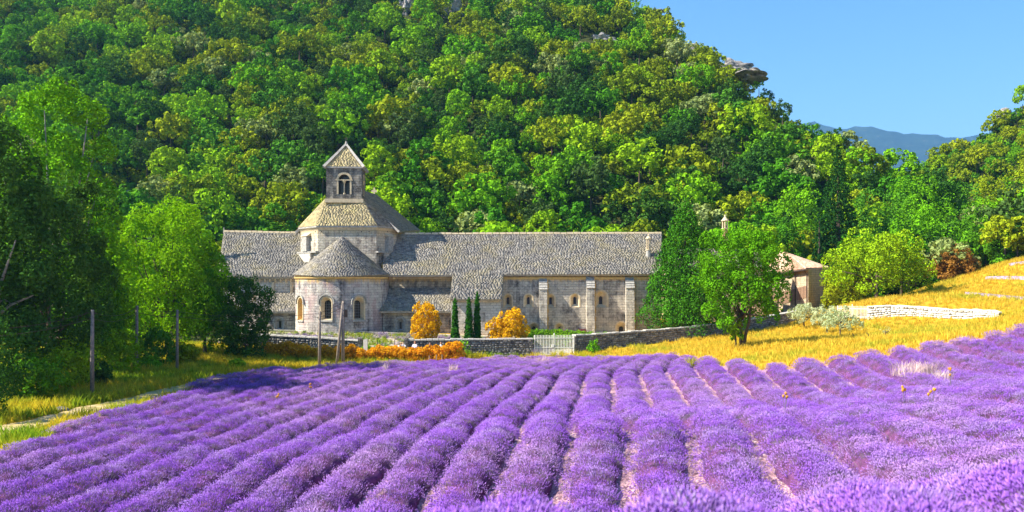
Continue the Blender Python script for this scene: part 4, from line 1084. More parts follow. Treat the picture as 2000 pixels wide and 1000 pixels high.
# small lantern chimney on the long roof
def turret(px, base, d, s, parent, body, capm):
    """rows: base, plinth top, shaft top, opening top, cap top (picture rows)"""
    x = X(px, d); y = d; zz_ = [Z(v, d) for v in base]; r = s
    o = MB().box(x-r*1.25,x+r*1.25,y-r*1.25,y+r*1.25,zz_[0],zz_[1]).build('turret_base', M[body], parent)
    MB().tube([(x,y,zz_[1]),(x,y,zz_[2])],[r,r*.95],10).build('turret_shaft', M[body], parent)
    MB().tube([(x,y,zz_[2]),(x,y,zz_[2]+.08)],[r*1.15,r*1.15],10).build('turret_ring', M[capm], parent)
    for k in range(6):
        a = k*math.pi/3+.3; MB().tube([(x+r*.8*math.cos(a),y+r*.8*math.sin(a),zz_[2]+.08),(x+r*.8*math.cos(a),y+r*.8*math.sin(a),zz_[3])],r*.2,6).build('turret_column', M[capm], parent)
    MB().tube([(x,y,zz_[3]),(x,y,zz_[3]+.08),(x,y,zz_[3]+.1),(x,y,zz_[4]-.15),(x,y,zz_[4]-.1),(x,y,zz_[4]+.12)],[r*1.2,r*1.25,r*1.1,r*.22,r*.3,.03],10).build('turret_cap', M[capm], parent)
turret(1266.5, (527,511,489,467,458), 87.8, .26, A, 'stone_grey', 'stone_trim')

# ------------------------------------------------------------------ low wing and brick chimney behind the trees, tiled barn
wing = empty('wing_building', P(1385, 640, 99), 'low stone wing hidden behind the conifer and round tree, with brick chimney', 'building')
wing.location = (0, 0, 0)
roof_plane(P(1300,522,97), P(1500,522,97), P(1490,486,101), P(1310,486,101), wing, seed=50)
MB().box(X(1306,97), X(1494,97), 97.4, 104, ZB, Z(525,97)).build('wing_wall', M['wall_barn'], wing)
turret(1416, (600,480,447,432,421), 100, .38, wing, 'brick', 'stone_trim')

barn = empty('tiled_barn', (0, 0, 0), 'brown stone barn with pink clay tile roof and slatted long side', 'barn')
cN = Vector((X(1579,97), 97)); cL = Vector((X(1492,112), 112)); cR = Vector((X(1613,103), 103))
cB = cL + (cR - cN)
def z_at(py, d): return Z(py, d)
zN, zL, zRr = z_at(525.5,97), z_at(538,112), z_at(523.5,103)
# walls
MB().add([(cL.x,cL.y,-6),(cN.x,cN.y,-6),(cR.x,cR.y,-6),(cB.x,cB.y,-6),(cL.x,cL.y,zL),(cN.x,cN.y,zN),(cR.x,cR.y,zRr),(cB.x,cB.y,zL)], [(3,2,1,0),(4,5,6,7),(0,1,5,4),(1,2,6,5),(2,3,7,6),(3,0,4,7)]).build('barn_wall', M['wall_barn'], barn)
u_ = (cL-cN); Lb = u_.length; u_.normalize(); nb2 = Vector((-u_.y, u_.x)); 
if nb2.dot(-cN) < 0: nb2 = -nb2
def bw(s, o, z): return Vector((cN.x+u_.x*s+nb2.x*o, cN.y+u_.y*s+nb2.y*o, z))
def zline(pn, pl, s):   # height along the long side from picture rows at both ends
    t = s/Lb; return z_at(pn, 97)*(1-t) + z_at(pl, 112)*t
# plank panels between the drain pipes
segs = [(.35, 3.4), (3.9, 9.2), (9.7, 15.2)]
for (s0, s1) in segs:
    n = int((s1-s0)/.42)
    for i in range(n):
        a = s0+(s1-s0)*(i+.1)/n; b = s0+(s1-s0)*(i+.72)/n
        MB().hexa([bw(a,.02,zline(580,604,a)), bw(b,.02,zline(580,604,b)), bw(b,.12,zline(580,604,b)), bw(a,.12,zline(580,604,a)),
                   bw(a,.02,zline(557,580,a)), bw(b,.02,zline(557,580,b)), bw(b,.12,zline(557,580,b)), bw(a,.12,zline(557,580,a))]).build('slat', M['wood_brown'], barn)
for s in (.12, 3.65, 9.45):
    MB().tube([bw(s,.14,-4.5), bw(s,.14,zline(529,541,s)-.4), bw(s-.2,.45,zline(528,540,s)-.1), bw(s-.2,.5,zline(526.5,539,s)+.0)], .07, 6).build('drainpipe', M['iron'], barn)
eN, eL = bw(-.4,.55,zN-.02), bw(Lb+.5,.55,zL-.02)
vR = (cR-cN).normalized()
eR = Vector((cR.x+vR.x*.5-u_.x*.4, cR.y+vR.y*.5-u_.y*.4, zRr)); eN2 = eN
apx = P(1539,496,104); rL = P(1516,489,113)
eB = Vector((cB.x+vR.x*.5, cB.y+vR.y*.5, zL))
def canal_roof(quad, ncol, name, parent):
    a, b, c, d = quad; V = []; Fc = []; T = []; S = quad_surf(a, b, c, d); r = random.Random(3)
    nrm = (b-a).cross(d-a).normalized(); nrm = nrm if nrm.z > 0 else -nrm
    L_ = ((d-a).length+(c-b).length)/2; nt_ = max(3, int(L_/.42)); rad = (a-b).length/ncol*.46
    for i in range(ncol):
        u = (i+.5)/ncol
        for k in range(nt_):
            v0, v1 = k/nt_, min(1, (k+1.15)/nt_); t = min(1, max(0, r.gauss(.5, .28)))
            ww = ((b.lerp(c, v0))-(a.lerp(d, v0))).length/ncol*.5*1.02
            dirw = (b-a).normalized(); b0 = len(V)
            for v, lift in ((v0, .05), (v1, .0)):
                p = S(u, v)
                for j in range(5):
                    an = math.pi*j/4; V.append(p+dirw*(-math.cos(an)*ww*.72)+nrm*(math.sin(an)*ww*.75+lift+.02))
            for j in range(4): Fc.append((b0+j, b0+j+1, b0+6+j, b0+5+j)); T.append(t)
    me = npmesh(name, [tuple(v) for v in V], Fc, M['canal'], False, T); return link(name, me, parent, kind='stuff')
def barn_roof(a, b, c, d, n):
    up = Vector((0,0,.16))
    o = MB().hexa([a-up, b-up, c-up, d-up, a, b, c, d]).build('barn_roof', M['canal'], barn); canal_roof((a, b, c, d), n, 'clay_tiles', o)
barn_roof(eL, eN, apx, rL, 44); barn_roof(eN, eR, apx+Vector((.02,0,.01)), apx+Vector((0,0,.01)), 18)
barn_roof(eR, eB, rL+Vector((0,.02,.01)), apx+Vector((.02,0,.0)), 40)
MB().tube([eN+Vector((0,0,-.1)), eL+Vector((0,0,-.1))], .10, 6).build('gutter', M['iron'], barn)

# ------------------------------------------------------------------ rubble garden walls
def rubble_wall(name, pts, label, mat='rubble', thick=.45, seed=0, sw=.30, sh=.19, cap=True, capm='stone_grey', both=False):
    """pts: (x, y, zbase, ztop)"""
    r = random.Random(seed); e = empty(name, (0,0,0), label, 'wall')
    V = []; Fc = []; T = []
    core = MB()
    for (x0,y0,b0,t0), (x1,y1,b1,t1) in zip(pts, pts[1:]):
        a = Vector((x0,y0)); b = Vector((x1,y1)); L_ = (b-a).length; u = (b-a)/L_; n = Vector((u.y,-u.x))
        if n.dot(-a) < 0: n = -n
        q = a-n*thick; w2 = b-n*thick
        core.hexa([(a.x,a.y,b0-.5),(b.x,b.y,b1-.5),(w2.x,w2.y,b1-.5),(q.x,q.y,b0-.5),(a.x,a.y,t0-.03),(b.x,b.y,t1-.03),(w2.x,w2.y,t1-.03),(q.x,q.y,t0-.03)])
        hh = max(t0-b0, t1-b1)+.25; rows_ = max(2, int(hh/sh))
        for k in range(rows_):
            s = r.uniform(-.2, 0)
            while s < L_:
                w_ = sw*r.uniform(.55, 1.5); s0 = max(s, 0); s1 = min(s+w_, L_); s += w_
                if s1-s0 < .05: continue
                f0 = s0/L_; f1 = s1/L_; h0 = k/rows_; h1 = (k+1)/rows_
                jz = r.uniform(-.03, .03); ins = .018
                def pt(f, h, o, dx=0, dz=0):
                    zb = (b0-.2)*(1-f)+(b1-.2)*f; zt = (t0-.02)*(1-f)+(t1-.02)*f
                    p = a.lerp(b, f)+u*dx; return (p.x+n.x*o, p.y+n.y*o, zb+(zt-zb)*h+dz+jz*(0 < h < 1))
                pr = r.uniform(.03, .10); i0 = len(V)
                V += [pt(f0,h0,0,ins,ins), pt(f1,h0,0,-ins,ins), pt(f1,h1,0,-ins,-ins), pt(f0,h1,0,ins,-ins)]
                e2 = min(.06, (s1-s0)*.25)
                V += [pt(f0,h0,pr,e2,.05), pt(f1,h0,pr,-e2,.045), pt(f1,h1,pr*r.uniform(.6,1.1),-e2,-.05), pt(f0,h1,pr,e2,-.04)]
                Fc += [(i0+4,i0+5,i0+6,i0+7),(i0,i0+1,i0+5,i0+4),(i0+1,i0+2,i0+6,i0+5),(i0+2,i0+3,i0+7,i0+6),(i0+3,i0,i0+4,i0+7)]
                T += [min(1, max(0, r.gauss(.5, .25)))]*5
    core.build('wall_core', M['mortar'], e)
    link('wall_stones', npmesh('wall_stones', V, Fc, M[mat], False, T), e, kind='stuff')
    if cap:
        m = MB()
        for (x0,y0,b0,t0), (x1,y1,b1,t1) in zip(pts, pts[1:]):
            a = Vector((x0,y0,t0)); b = Vector((x1,y1,t1)); L_ = (b-a).length; n_ = max(1, int(L_/.5)); u = (b-a).normalized(); nn = Vector((u.y,-u.x,0))
            if nn.dot(-a) < 0: nn = -nn
            for i in range(n_):
                p = a.lerp(b, (i+.03)/n_); q = a.lerp(b, (i+.97)/n_); h = r.uniform(.05, .12)
                m.hexa([p+nn*.12+Vector((0,0,-.02)), q+nn*.12+Vector((0,0,-.02)), q-nn*(thick+.05)+Vector((0,0,-.02)), p-nn*(thick+.05)+Vector((0,0,-.02)),
                        p+nn*.10+Vector((0,0,h)), q+nn*.10+Vector((0,0,h)), q-nn*(thick+.03)+Vector((0,0,h*.9)), p-nn*(thick+.03)+Vector((0,0,h))], r.uniform(.3, 1))
        c = m.build('coping', M[capm], e); c['kind'] = 'stuff'
    return e
def wpt(px, d, pt, hgt=None):
    x = X(px, d); g = Hs(x, d); zt = Z(pt, d); return (x, d, min(g, zt-.3), zt)
M['coping'] = mat_plain('pale_coping_stone', (.50,.47,.42), .9, .3, 5)
rubble_wall('garden_wall', [wpt(470,72.5,652.5), wpt(540,72.4,656), wpt(620,72.2,660), wpt(700,72,666)], 'dark rubble garden wall behind the rusty hedge, left of the white pillar', capm='coping', seed=1)
rubble_wall('garden_wall', [wpt(797,72,664.5), wpt(880,72.3,664), wpt(960,72.8,663), wpt(1041,73.2,662)], 'dark rubble garden wall between the open gap and the white gate', capm='coping', seed=2)
rubble_wall('garden_wall', [wpt(1123,73.5,656), wpt(1190,75.5,652), wpt(1270,77,646), wpt(1350,79,639), wpt(1420,81.5,631), wpt(1490,85,620), wpt(1560,89,608)], 'long grey rubble wall climbing from the white gate to the barn', capm='coping', seed=3)
rubble_wall('field_wall', [wpt(1694,80,599), wpt(1740,79.2,597.5), wpt(1790,78,600), wpt(1850,76,605), wpt(1900,74.5,606), wpt(1938,73,607.5), wpt(1952,72.5,612)], 'bright white dry stone retaining wall on the yellow hillside', mat='rubble_white', capm='rubble_white', seed=4, sw=.34, sh=.2)
for px, lab in ((704, 'dark stone gate post at the end of the left garden wall'), (794, 'dark stone gate post at the right side of the gap')):
    x = X(px, 72); g = Hs(x, 72); e = empty('gate_post', (x, 72, g), lab, 'post'); zt = Z(660, 72)-g; r = random.Random(px)
    for i in range(7):
        z0 = -.2+(zt+.2)*i/7; z1 = -.2+(zt+.2)*(i+.95)/7; k = r.uniform(-.02, .02)
        MB().box(-.17+k, .17+k, -.2, .2, z0, z1).build('post_stone', M['wall_tower'], e)
x = X(714, 70.5); g = Hs(x, 70.5); e = empty('white_pillar', (x, 70.5, g), 'plain white pillar standing beside the gap in the garden wall', 'pillar')
zt = Z(661.5, 70.5)-g
MB().hexa([(-.17,-.14,-.2),(.17,-.14,-.2),(.17,.14,-.2),(-.17,.14,-.2),(-.165,-.14,zt-.1),(.165,-.14,zt),(.165,.14,zt),(-.165,.14,zt-.1)]).build('pillar_shaft', M['white'], e)
MB().box(-.20,.20,-.17,.17,-.25,.12).build('pillar_foot', M['stone_grey'], e)

# terrace edge in front of the abbey
e = tag(strip('terrace_edge', [(X(470,82.5),82.5), (X(600,82),82), (X(720,81.5),81.5), (X(880,81),81), (X(985,81),81)], .35, M['coping'], .18))
# white gate
def gate(name, px0, px1, d, ptop, pbot, n, label, mid, spike=.14, d1=None):
    d1 = d1 or d; x0, x1 = X(px0, d), X(px1, d1); g = min(Hs(x0, d), Hs(x1, d1)); zt = Z(ptop, d); zb = max(Z(pbot, d), g+.05)
    e = empty(name, (0,0,0), label, 'gate'); f = lambda t: (x0+(x1-x0)*t, d+(d1-d)*t)
    for i in range(n+1):
        t = i/n; x, y = f(t); r = .03 if 0 < i < n and i != n//2 else .05
        MB().tube([(x,y,zb),(x,y,zt+(spike if i != n//2 else spike*2.2)),(x,y,zt+(spike if i != n//2 else spike*2.2)+.08)], [r,r,.006], 5).build('bar', M['white'], e)
    for z in (zt-.06, zt-(zt-zb)*mid, zb+.08):
        (xa_, ya_), (xb2, yb2) = f(0), f(1)
        MB().hexa([(xa_,ya_-.035,z-.03),(xb2,yb2-.035,z-.03),(xb2,yb2+.035,z-.03),(xa_,ya_+.035,z-.03),(xa_,ya_-.035,z+.03),(xb2,yb2-.035,z+.03),(xb2,yb2+.035,z+.03),(xa_,ya_+.035,z+.03)]).build('rail', M['white'], e)
    return e, f
ge, gf = gate('metal_gate', 1044, 1121, 73.3, 659, 694, 26, 'white metal double gate with upright bars between the garden walls', .56)
lx, ly = gf(.46); MB().box(lx-.10, lx+.10, ly-.06, ly+.06, Z(678,73.3), Z(673,73.3)).build('lock_box', M['white'], ge)
gate('metal_fence', 1636, 1694, 82, 601, 626, 22, 'white spiked metal fence panel left of the white stone wall', .8, d1=80.3)

# ------------------------------------------------------------------ individual trees and shrubs
conifer('cypress_tree', 889, 664, 75.2, 584, 17, 'lf_cypress', 6000, .12, 'slim dark green cypress standing alone left of the pair', 11, n=70, flame=True)
for px, tp, w_, sd, lab in ((916, 582, 20, 12, 'slim dark cypress, shorter left one of the close pair'), (932, 572, 16, 13, 'slim dark cypress, taller right one of the close pair')):
    conifer('cypress_tree', px, 664, 75.2+(px-916)*.02, tp, w_, 'lf_cypress', 6500, .12, lab, sd, n=70, flame=True)
tree('orange_tree', 831, 664, 76, 590, 54, 'lf_orange', 6500, .16, 'upright bright orange tree in front of the aisle wall', trunk_h=.04, nb=34, seed=14, limbs=12, low=-.95, rb=.30, jit=.9)
tree('orange_tree', 1000, 662, 75.5, 602, 62, 'lf_orange', 6500, .17, 'broad bright orange bush in front of the right wing', trunk_h=.03, nb=32, seed=15, limbs=12, low=-.95, rb=.30, jit=.9)
tree('orange_tree', 970, 662, 75.2, 620, 42, 'lf_orange', 3200, .17, 'lower orange bush leaning on the broad orange bush', trunk_h=.03, nb=14, seed=16, limbs=8, low=-.95)
tree('round_tree', 1450, 677, 61.5, 446, 170, 'lf_round', 30000, .17, 'round green tree with forked trunk alone on the yellow meadow', trunk_h=.22, nb=34, seed=17, limbs=16, fork=True, low=-.8, rb=.30, tr=.022)
tree('shoot_tree', 1437, 670, 61.8, 612, 34, 'lf_bright', 1500, .15, 'low leafy shoots at the foot of the round meadow tree', trunk_h=.25, nb=7, seed=18, limbs=4, cat='shrub')
M['lf_conifer'] = mat_leaf('conifer_foliage', [(.05,.18,.010), (.06,.20,.010)], .1, (.3, 1.7))
conifer('tall_conifer', 1338, 650, 82, 396, 150, 'lf_conifer', 42000, .19, 'tall dense green conifer at the right end of the abbey', 21, n=80)
conifer('fir_tree', 1637, 540, 112, 296, 84, 'lf_fir', 20000, .26, 'tall narrow dark fir rising behind the tiled barn', 22, n=60)
conifer('fir_tree', 1600, 545, 111, 410, 40, 'lf_fir', 4500, .28, 'short dark fir left of the tall narrow fir', 23, n=36)
conifer('cypress_tree', 366, 500, 88, 380, 28, 'lf_cypress', 5000, .22, 'dark thin cypress behind the ash tree at the left', 24, n=40)
conifer('cypress_tree', 584, 470, 110, 400, 16, 'lf_cypress', 2500, .25, 'thin dark cypress right above the left roof ridge', 25, n=30)
tree('yellow_tree', 1712, 603, 90, 449, 190, 'lf_bright', 17000, .26, 'broad yellow-green tree at the edge of the yellow hillside', trunk_h=.2, nb=30, seed=26, limbs=10, low=-.75, rb=.34, tr=.03)
tree('yellow_tree', 1655, 605, 95, 500, 90, 'lf_olive', 8000, .26, 'drooping olive-green tree close beside the barn corner', trunk_h=.05, nb=20, seed=27, limbs=5, low=-.9)
tree('rusty_bush', 1858, 545, 97, 478, 104, 'lf_rust', 8000, .24, 'rusty brown layered bush on the crest of the yellow hillside', trunk_h=.03, nb=22, seed=28, limbs=5, low=-.8, cat='shrub')
for i, (px, py, d, tp, w_, mt, lab) in enumerate([
    (1925, 540, 100, 452, 100, 'lf_mid', 'green tree right of the rusty bush on the crest'), (1990, 530, 102, 440, 90, 'lf_olive', 'olive tree at the right edge behind the grass crest'),
    (1800, 560, 108, 400, 130, 'lf_bright', 'bright green tree behind the broad yellow-green tree'), (1880, 540, 112, 400, 120, 'lf_mid', 'full green tree filling the valley behind the rusty bush'),
    (1955, 530, 114, 380, 130, 'lf_bright', 'large bright tree above the crest near the right edge'), (1730, 560, 116, 370, 130, 'lf_mid', 'tall green tree right of the dark fir'),
    (1570, 560, 118, 360, 110, 'lf_bright', 'bright green tree left of the dark fir'), (1520, 560, 116, 420, 100, 'lf_mid', 'green tree showing above the barn roof'),
    (1680, 590, 104, 460, 90, 'lf_mid', 'shaded green tree between barn and broad yellow-green tree'), (1790, 540, 125, 345, 110, 'lf_bright', 'bright tree crown below the valley notch'),
    (1490, 560, 112, 440, 90, 'lf_bright', 'light green tree behind the round meadow tree'), (1850, 520, 128, 350, 120, 'lf_mid', 'mid green tree low on the right-hand hillside'),
    (1415, 560, 110, 455, 90, 'lf_mid', 'green tree behind the brick chimney'), (1960, 500, 128, 330, 130, 'lf_olive', 'yellowish tree on the right-hand hillside near the frame edge')]):
    tree('valley_tree', px, py, d, tp, w_*1.1, mt, 8000, .32, lab, None, trunk_h=.06, nb=20, seed=60+i, limbs=5, low=-.7, rb=.36)
# olive trees
for px, py, d, tp, w_, sd, lab in ((1570, 640, 80, 592, 54, 31, 'small olive tree standing against the rubble wall'), (1615, 652, 75, 596, 62, 32, 'silvery olive tree in the middle of the three'), (1641, 660, 70, 597, 80, 33, 'silvery olive tree nearest the lavender, right of the three')):
    tree('olive_tree', px, py, d, tp, w_, 'lf_olivetree', 4200, .11, lab, None, trunk_h=.34, nb=18, seed=sd, limbs=10, low=-.6, rb=.36, tr=.03)
tree('sapling', 1729, 664, 62, 636, 20, 'lf_olivetree', 130, .07, 'thin bare young sapling on the yellow meadow', None, trunk_h=.4, nb=6, seed=34, limbs=6, tr=.012)
for px, py, tp, d, dx in ((1668, 664, 652, 62, -.1), (1699, 669, 657, 60, -.2)):
    x = X(px, d); g = Hs(x, d); e = link('wooden_stake', MB().tube([(0,0,-.1),(dx*.4,0,.25),(dx,0,(py-tp)*d/F)], [.05,.04,.03], 6).mesh('stake', M['bark']), None, (x, d, g), label='thin dark stake in the yellow grass %s' % ('left of the crooked one' if px < 1680 else 'leaning crookedly beside the sapling'), cat='stake')

# big trees at the left edge
tree('large_tree', 105, 760, 56, 160, 250, 'lf_bright', 30000, .24, 'huge leafy tree with sunlit top at the left edge', trunk_h=.12, nb=44, seed=41, limbs=22, bark='bark_pale', low=-.85, rb=.30, tr=.017)
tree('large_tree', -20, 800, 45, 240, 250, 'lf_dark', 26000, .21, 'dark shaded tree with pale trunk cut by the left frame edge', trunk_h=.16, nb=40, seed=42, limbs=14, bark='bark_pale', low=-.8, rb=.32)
tree('large_tree', 95, 790, 49, 345, 250, 'lf_dark', 26000, .2, 'added dark-leaved tree standing in for shade below the huge sunlit tree', trunk_h=.14, nb=30, seed=43, limbs=10, low=-.9, rb=.33)  # added tree; dark leaf colour stands in for the shaded lower crown
tree('large_tree', 170, 745, 55, 500, 120, 'lf_mid', 12000, .2, 'middle-sized green tree with brown trunk beside the first pole', trunk_h=.2, nb=24, seed=44, limbs=9, low=-.8)
tree('ash_tree', 325, 715, 66, 392, 205, 'lf_ash', 30000, .21, 'bright green spreading ash tree with many visible limbs left of abbey', trunk_h=.14, nb=44, seed=45, limbs=26, low=-.75, rb=.28, tr=.014)
tree('green_tree', 215, 730, 60, 520, 110, 'lf_ash', 13000, .18, 'yellow-green young tree between the first two poles', trunk_h=.1, nb=26, seed=46, limbs=8, low=-.8)
tree('green_tree', 400, 705, 68, 480, 100, 'lf_bright', 10000, .2, 'green tree wedged between ash tree and dark holm oak', trunk_h=.12, nb=22, seed=47, limbs=6, low=-.8)
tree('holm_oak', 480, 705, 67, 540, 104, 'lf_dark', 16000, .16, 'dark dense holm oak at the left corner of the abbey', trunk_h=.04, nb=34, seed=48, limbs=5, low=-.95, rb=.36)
tree('holm_oak', 448, 690, 70, 545, 50, 'lf_olive', 5000, .18, 'olive-green bushy top just left of the holm oak', trunk_h=.1, nb=16, seed=49, limbs=4, low=-.8)
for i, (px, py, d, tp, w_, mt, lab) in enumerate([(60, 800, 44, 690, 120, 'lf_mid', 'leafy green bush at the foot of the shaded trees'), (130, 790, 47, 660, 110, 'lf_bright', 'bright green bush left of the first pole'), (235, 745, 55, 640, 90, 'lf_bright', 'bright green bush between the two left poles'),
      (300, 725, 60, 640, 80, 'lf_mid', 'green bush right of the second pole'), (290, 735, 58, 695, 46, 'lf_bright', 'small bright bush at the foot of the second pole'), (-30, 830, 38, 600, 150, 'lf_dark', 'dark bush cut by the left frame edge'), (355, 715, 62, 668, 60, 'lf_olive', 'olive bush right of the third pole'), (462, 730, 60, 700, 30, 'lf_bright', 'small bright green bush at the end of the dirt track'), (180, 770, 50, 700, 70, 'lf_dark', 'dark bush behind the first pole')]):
    tree('bush', px, py, d, tp, w_, mt, 5200, .15, lab, None, trunk_h=.02, nb=16, seed=80+i, limbs=3, low=-.9, cat='bush')
tree('bush', 1160, 686, 72.5, 661, 26, 'lf_bright', 700, .14, 'small green bush growing at the foot of the long rubble wall', None, trunk_h=.05, nb=9, seed=95, limbs=5, cat='bush')
tree('bush', 905, 690, 71.2, 664, 30, 'lf_bright', 500, .13, 'thin green climber on the garden wall beside the hedge end', None, trunk_h=.1, nb=9, seed=96, limbs=6, cat='bush')

# ------------------------------------------------------------------ hedges
def hedge(name, px0, px1, d0, d1, tops, label, mat, nleaf, leaf, hw=.5, seed=0, lumpy=.25, dx=.55, base=None):
    r = np.random.default_rng(seed); x0, x1 = X(px0, d0), X(px1, d1); n = max(2, int(abs(x1-x0)/dx)); bl = []
    for i in range(n+1):
        t = i/n; x = x0+(x1-x0)*t; d = d0+(d1-d0)*t; g = Hs(x, d) if base is None else base; zt = Z(np.interp(px0+(px1-px0)*t, [p for p, _ in tops], [q for _, q in tops]), d)
        zt += r.uniform(-lumpy, lumpy*.5)*.6
        h = zt-g; m = max(2, int(h/.5))
        for k in range(m):
            for s in (-1, 1): bl.append((x+r.uniform(-.2, .2), d+s*hw*.4, g+h*(k+.55)/m*.93, min(hw, h/m*.95)*r.uniform(.85, 1.15)))
    e = empty(name, (x0, d0, 0), label, 'hedge'); e.location = (0,0,0)
    V, Fc, T = blob_leaves(bl, nleaf, leaf, r, sub=9, jit=.6, subr=.5); link('hedge_leaves', npmesh('hedge_leaves', V, Fc, M[mat], False, T), e, kind='stuff')
    mb = MB()
    for i in range(0, n+1):
        t = i/n; x = x0+(x1-x0)*t; d = d0+(d1-d0)*t; g = Hs(x, d) if base is None else base
        for q in (-.2, .1): mb.tube([(x+q, d, g-.1), (x+q*1.6, d+q, g+.7)], [.03, .015], 4)
    s = mb.build('hedge_stems', M['bark'], e, fixn=False); s['kind'] = 'stuff'; return e
hedge('rusty_hedge', 524, 702, 69.6, 69.4, [(520,673),(560,670),(590,676),(620,683),(650,678),(702,681)], 'rusty orange hedge below the left part of the garden wall', 'lf_hedge', 15000, .15, seed=1)
hedge('rusty_hedge', 724, 806, 69.6, 69.6, [(724,684),(740,681),(770,680),(806,683)], 'rusty orange hedge right of the white pillar', 'lf_hedge', 8000, .15, seed=2)
hedge('rusty_hedge', 808, 893, 69.6, 69.8, [(808,682),(850,680),(862,678),(870,671),(893,672)], 'orange hedge stretch with raised rounded end by the wall', 'lf_hedge', 9000, .15, seed=3)
hedge('green_hedge', 716, 782, 71, 71, [(716,677),(782,677)], 'low clipped green hedge showing in the gap of the garden wall', 'lf_box', 3500, .12, hw=.35, seed=4)
hedge('box_hedge', 1036, 1180, 80.5, 80.5, [(1036,647),(1110,648),(1180,652)], 'bright green clipped hedge below the abbey windows, upper one', 'lf_box', 9000, .13, hw=.4, seed=5, lumpy=.05)
hedge('box_hedge', 1028, 1122, 76.5, 76.5, [(1028,655),(1122,656)], 'bright green clipped hedge right behind the white gate', 'lf_box', 7000, .13, hw=.4, seed=6, lumpy=.05)

# ------------------------------------------------------------------ poles and wires
POLES = [(180, 768, 605, 46, .12, 'dark wooden pole in front of the shaded trees, leftmost'), (267, 727, 597, 57, .12, 'pale wooden pole between the first and third poles'), (346, 727, 605, 57.5, .11, 'wooden pole with insulators before the ash tree'), (624, 705, 608, 64, .12, 'thin wooden pole in front of the apse'), (670, 700, 588, 65.5, .14, 'main wooden pole of the braced pair by the apse')]
tops_ = []
for px, pb, pt, d, r_, lab in POLES:
    x = X(px, d); g = min(Hs(x, d), Z(pb, d)); h = Z(pt, d)-g; e = empty('utility_pole', (x, d, g), lab, 'pole', 'wooden utility poles')
    MB().tube([(0,0,-.3),(0,0,h*.5),(.02,0,h)], [r_, r_*.9, r_*.75], 8).build('pole_shaft', M['wood_grey'], e, True, fixn=False)
    for i, (dz, sx) in enumerate(((.25, .14), (.55, -.14))):
        MB().tube([(0,0,h-dz),(sx,0,h-dz),(sx,0,h-dz+.14)], [.02,.02,.035], 6).build('insulator', M['iron'], e, fixn=False)
    if px == 670:
        MB().tube([(-.45,-.3,-.2),(-.02,-.06,h-.15)], [r_*.9, r_*.65], 8).build('brace', M['wood_grey'], e, True, fixn=False)
        MB().box(.12,.32,-.15,.15,h-1.25,h-.65).build('junction_box', M['iron'], e)
    tops_.append(Vector((x, d, g+h)))
def wire(a, b, sag, lab):
    pts = [a.lerp(b, t)-Vector((0,0,sag*4*t*(1-t))) for t in np.linspace(0, 1, 14)]
    o = MB().tube(pts, .016, 4).build('power_cable', M['iron'], None, fixn=False); tag(o, lab, 'cable', 'power cables between the poles')
T0 = Vector((X(-60, 40), 40, Z(640, 40)))
prs = [(T0, tops_[0], 'first pole and the left frame edge'), (tops_[0], tops_[1], 'first and second poles'), (tops_[1], tops_[2], 'second and third poles'), (tops_[2], tops_[3], 'third pole and the pole before the apse'), (tops_[3], tops_[4], 'thin pole and the braced pole')]
for a, b, l in prs:
    for dz, w_ in ((.12, 'upper'), (.45, 'lower')):
        wire(a-Vector((0,0,dz)), b-Vector((0,0,dz)), .06*(b-a).length**.9*.7 if l[:5] != 'thin ' else .05, f'thin {w_} cable hanging between the {l}')
for i, px in enumerate((838, 852, 863)):
    d = 68.5+.2*i; x = X(px, d); g = Hs(x, d); link('fence_stake', MB().tube([(0,0,-.1),(.02,0,.75)], .035, 6).mesh('fence_stake', M['wood_grey']), None, (x, d, g), label=['grey stake at the lavender edge below the orange hedge, leftmost', 'grey stake at the lavender edge below the orange hedge, middle', 'grey stake at the lavender edge below the orange hedge, rightmost'][i], cat='stake')
for i, px in enumerate((737, 771)):
    d = 73; x = X(px, d); g = Hs(x, d); link('garden_stake', MB().tube([(0,0,-.1),(.0,0,.95)], .03, 6).mesh('garden_stake', M['iron']), None, (x, d, g), label=['thin dark garden stake in the gap nearer the white pillar', 'thin dark garden stake nearer the right gate post'][i], cat='stake')

# ------------------------------------------------------------------ grass
def mat_grass(name, c0, c1, c2, scale=.12, th=(.5, .62)):
    b = NB(name); co = b.coord(world=True); oi = b.N('ObjectInfo'); t = b.attr()
    c = b.mix(oi.outputs['Random'], c0, c1)
    c = b.mix(b.rng(b.noise(co, scale, 4), th[0], th[1]), c, c2)
    sc = b.N('VectorMath', operation='SCALE'); b.L(c, sc.inputs[0]); b.L(b.rng(t, 0, 1, .6, 1.25), sc.inputs['Scale'])
    d = b.N('BsdfDiffuse'); b.L(sc.outputs[0], d.inputs[0]); tr = b.N('BsdfTranslucent'); b.L(sc.outputs[0], tr.inputs[0])
    m = b.N('MixShader'); m.inputs[0].default_value = .4; b.L(d.outputs[0], m.inputs[1]); b.L(tr.outputs[0], m.inputs[2])
    b.L(m.outputs[0], b.out.inputs[0]); return b.m
M['g_dry'] = mat_grass('dry_yellow_grass', (.72,.50,.04), (.80,.62,.08), (.50,.52,.05))
M['g_mix'] = mat_grass('verge_grass', (.78,.58,.04), (.62,.58,.04), (.24,.40,.02), .25, (.45, .62))
M['g_bed'] = mat_grass('garden_plants', (.20,.36,.03), (.42,.42,.05), (.46,.36,.52), .35, (.45, .56))
M['g_pink'] = mat_grass('pale_pink_grass', (.80,.60,.55), (.85,.72,.66), (.80,.55,.62))
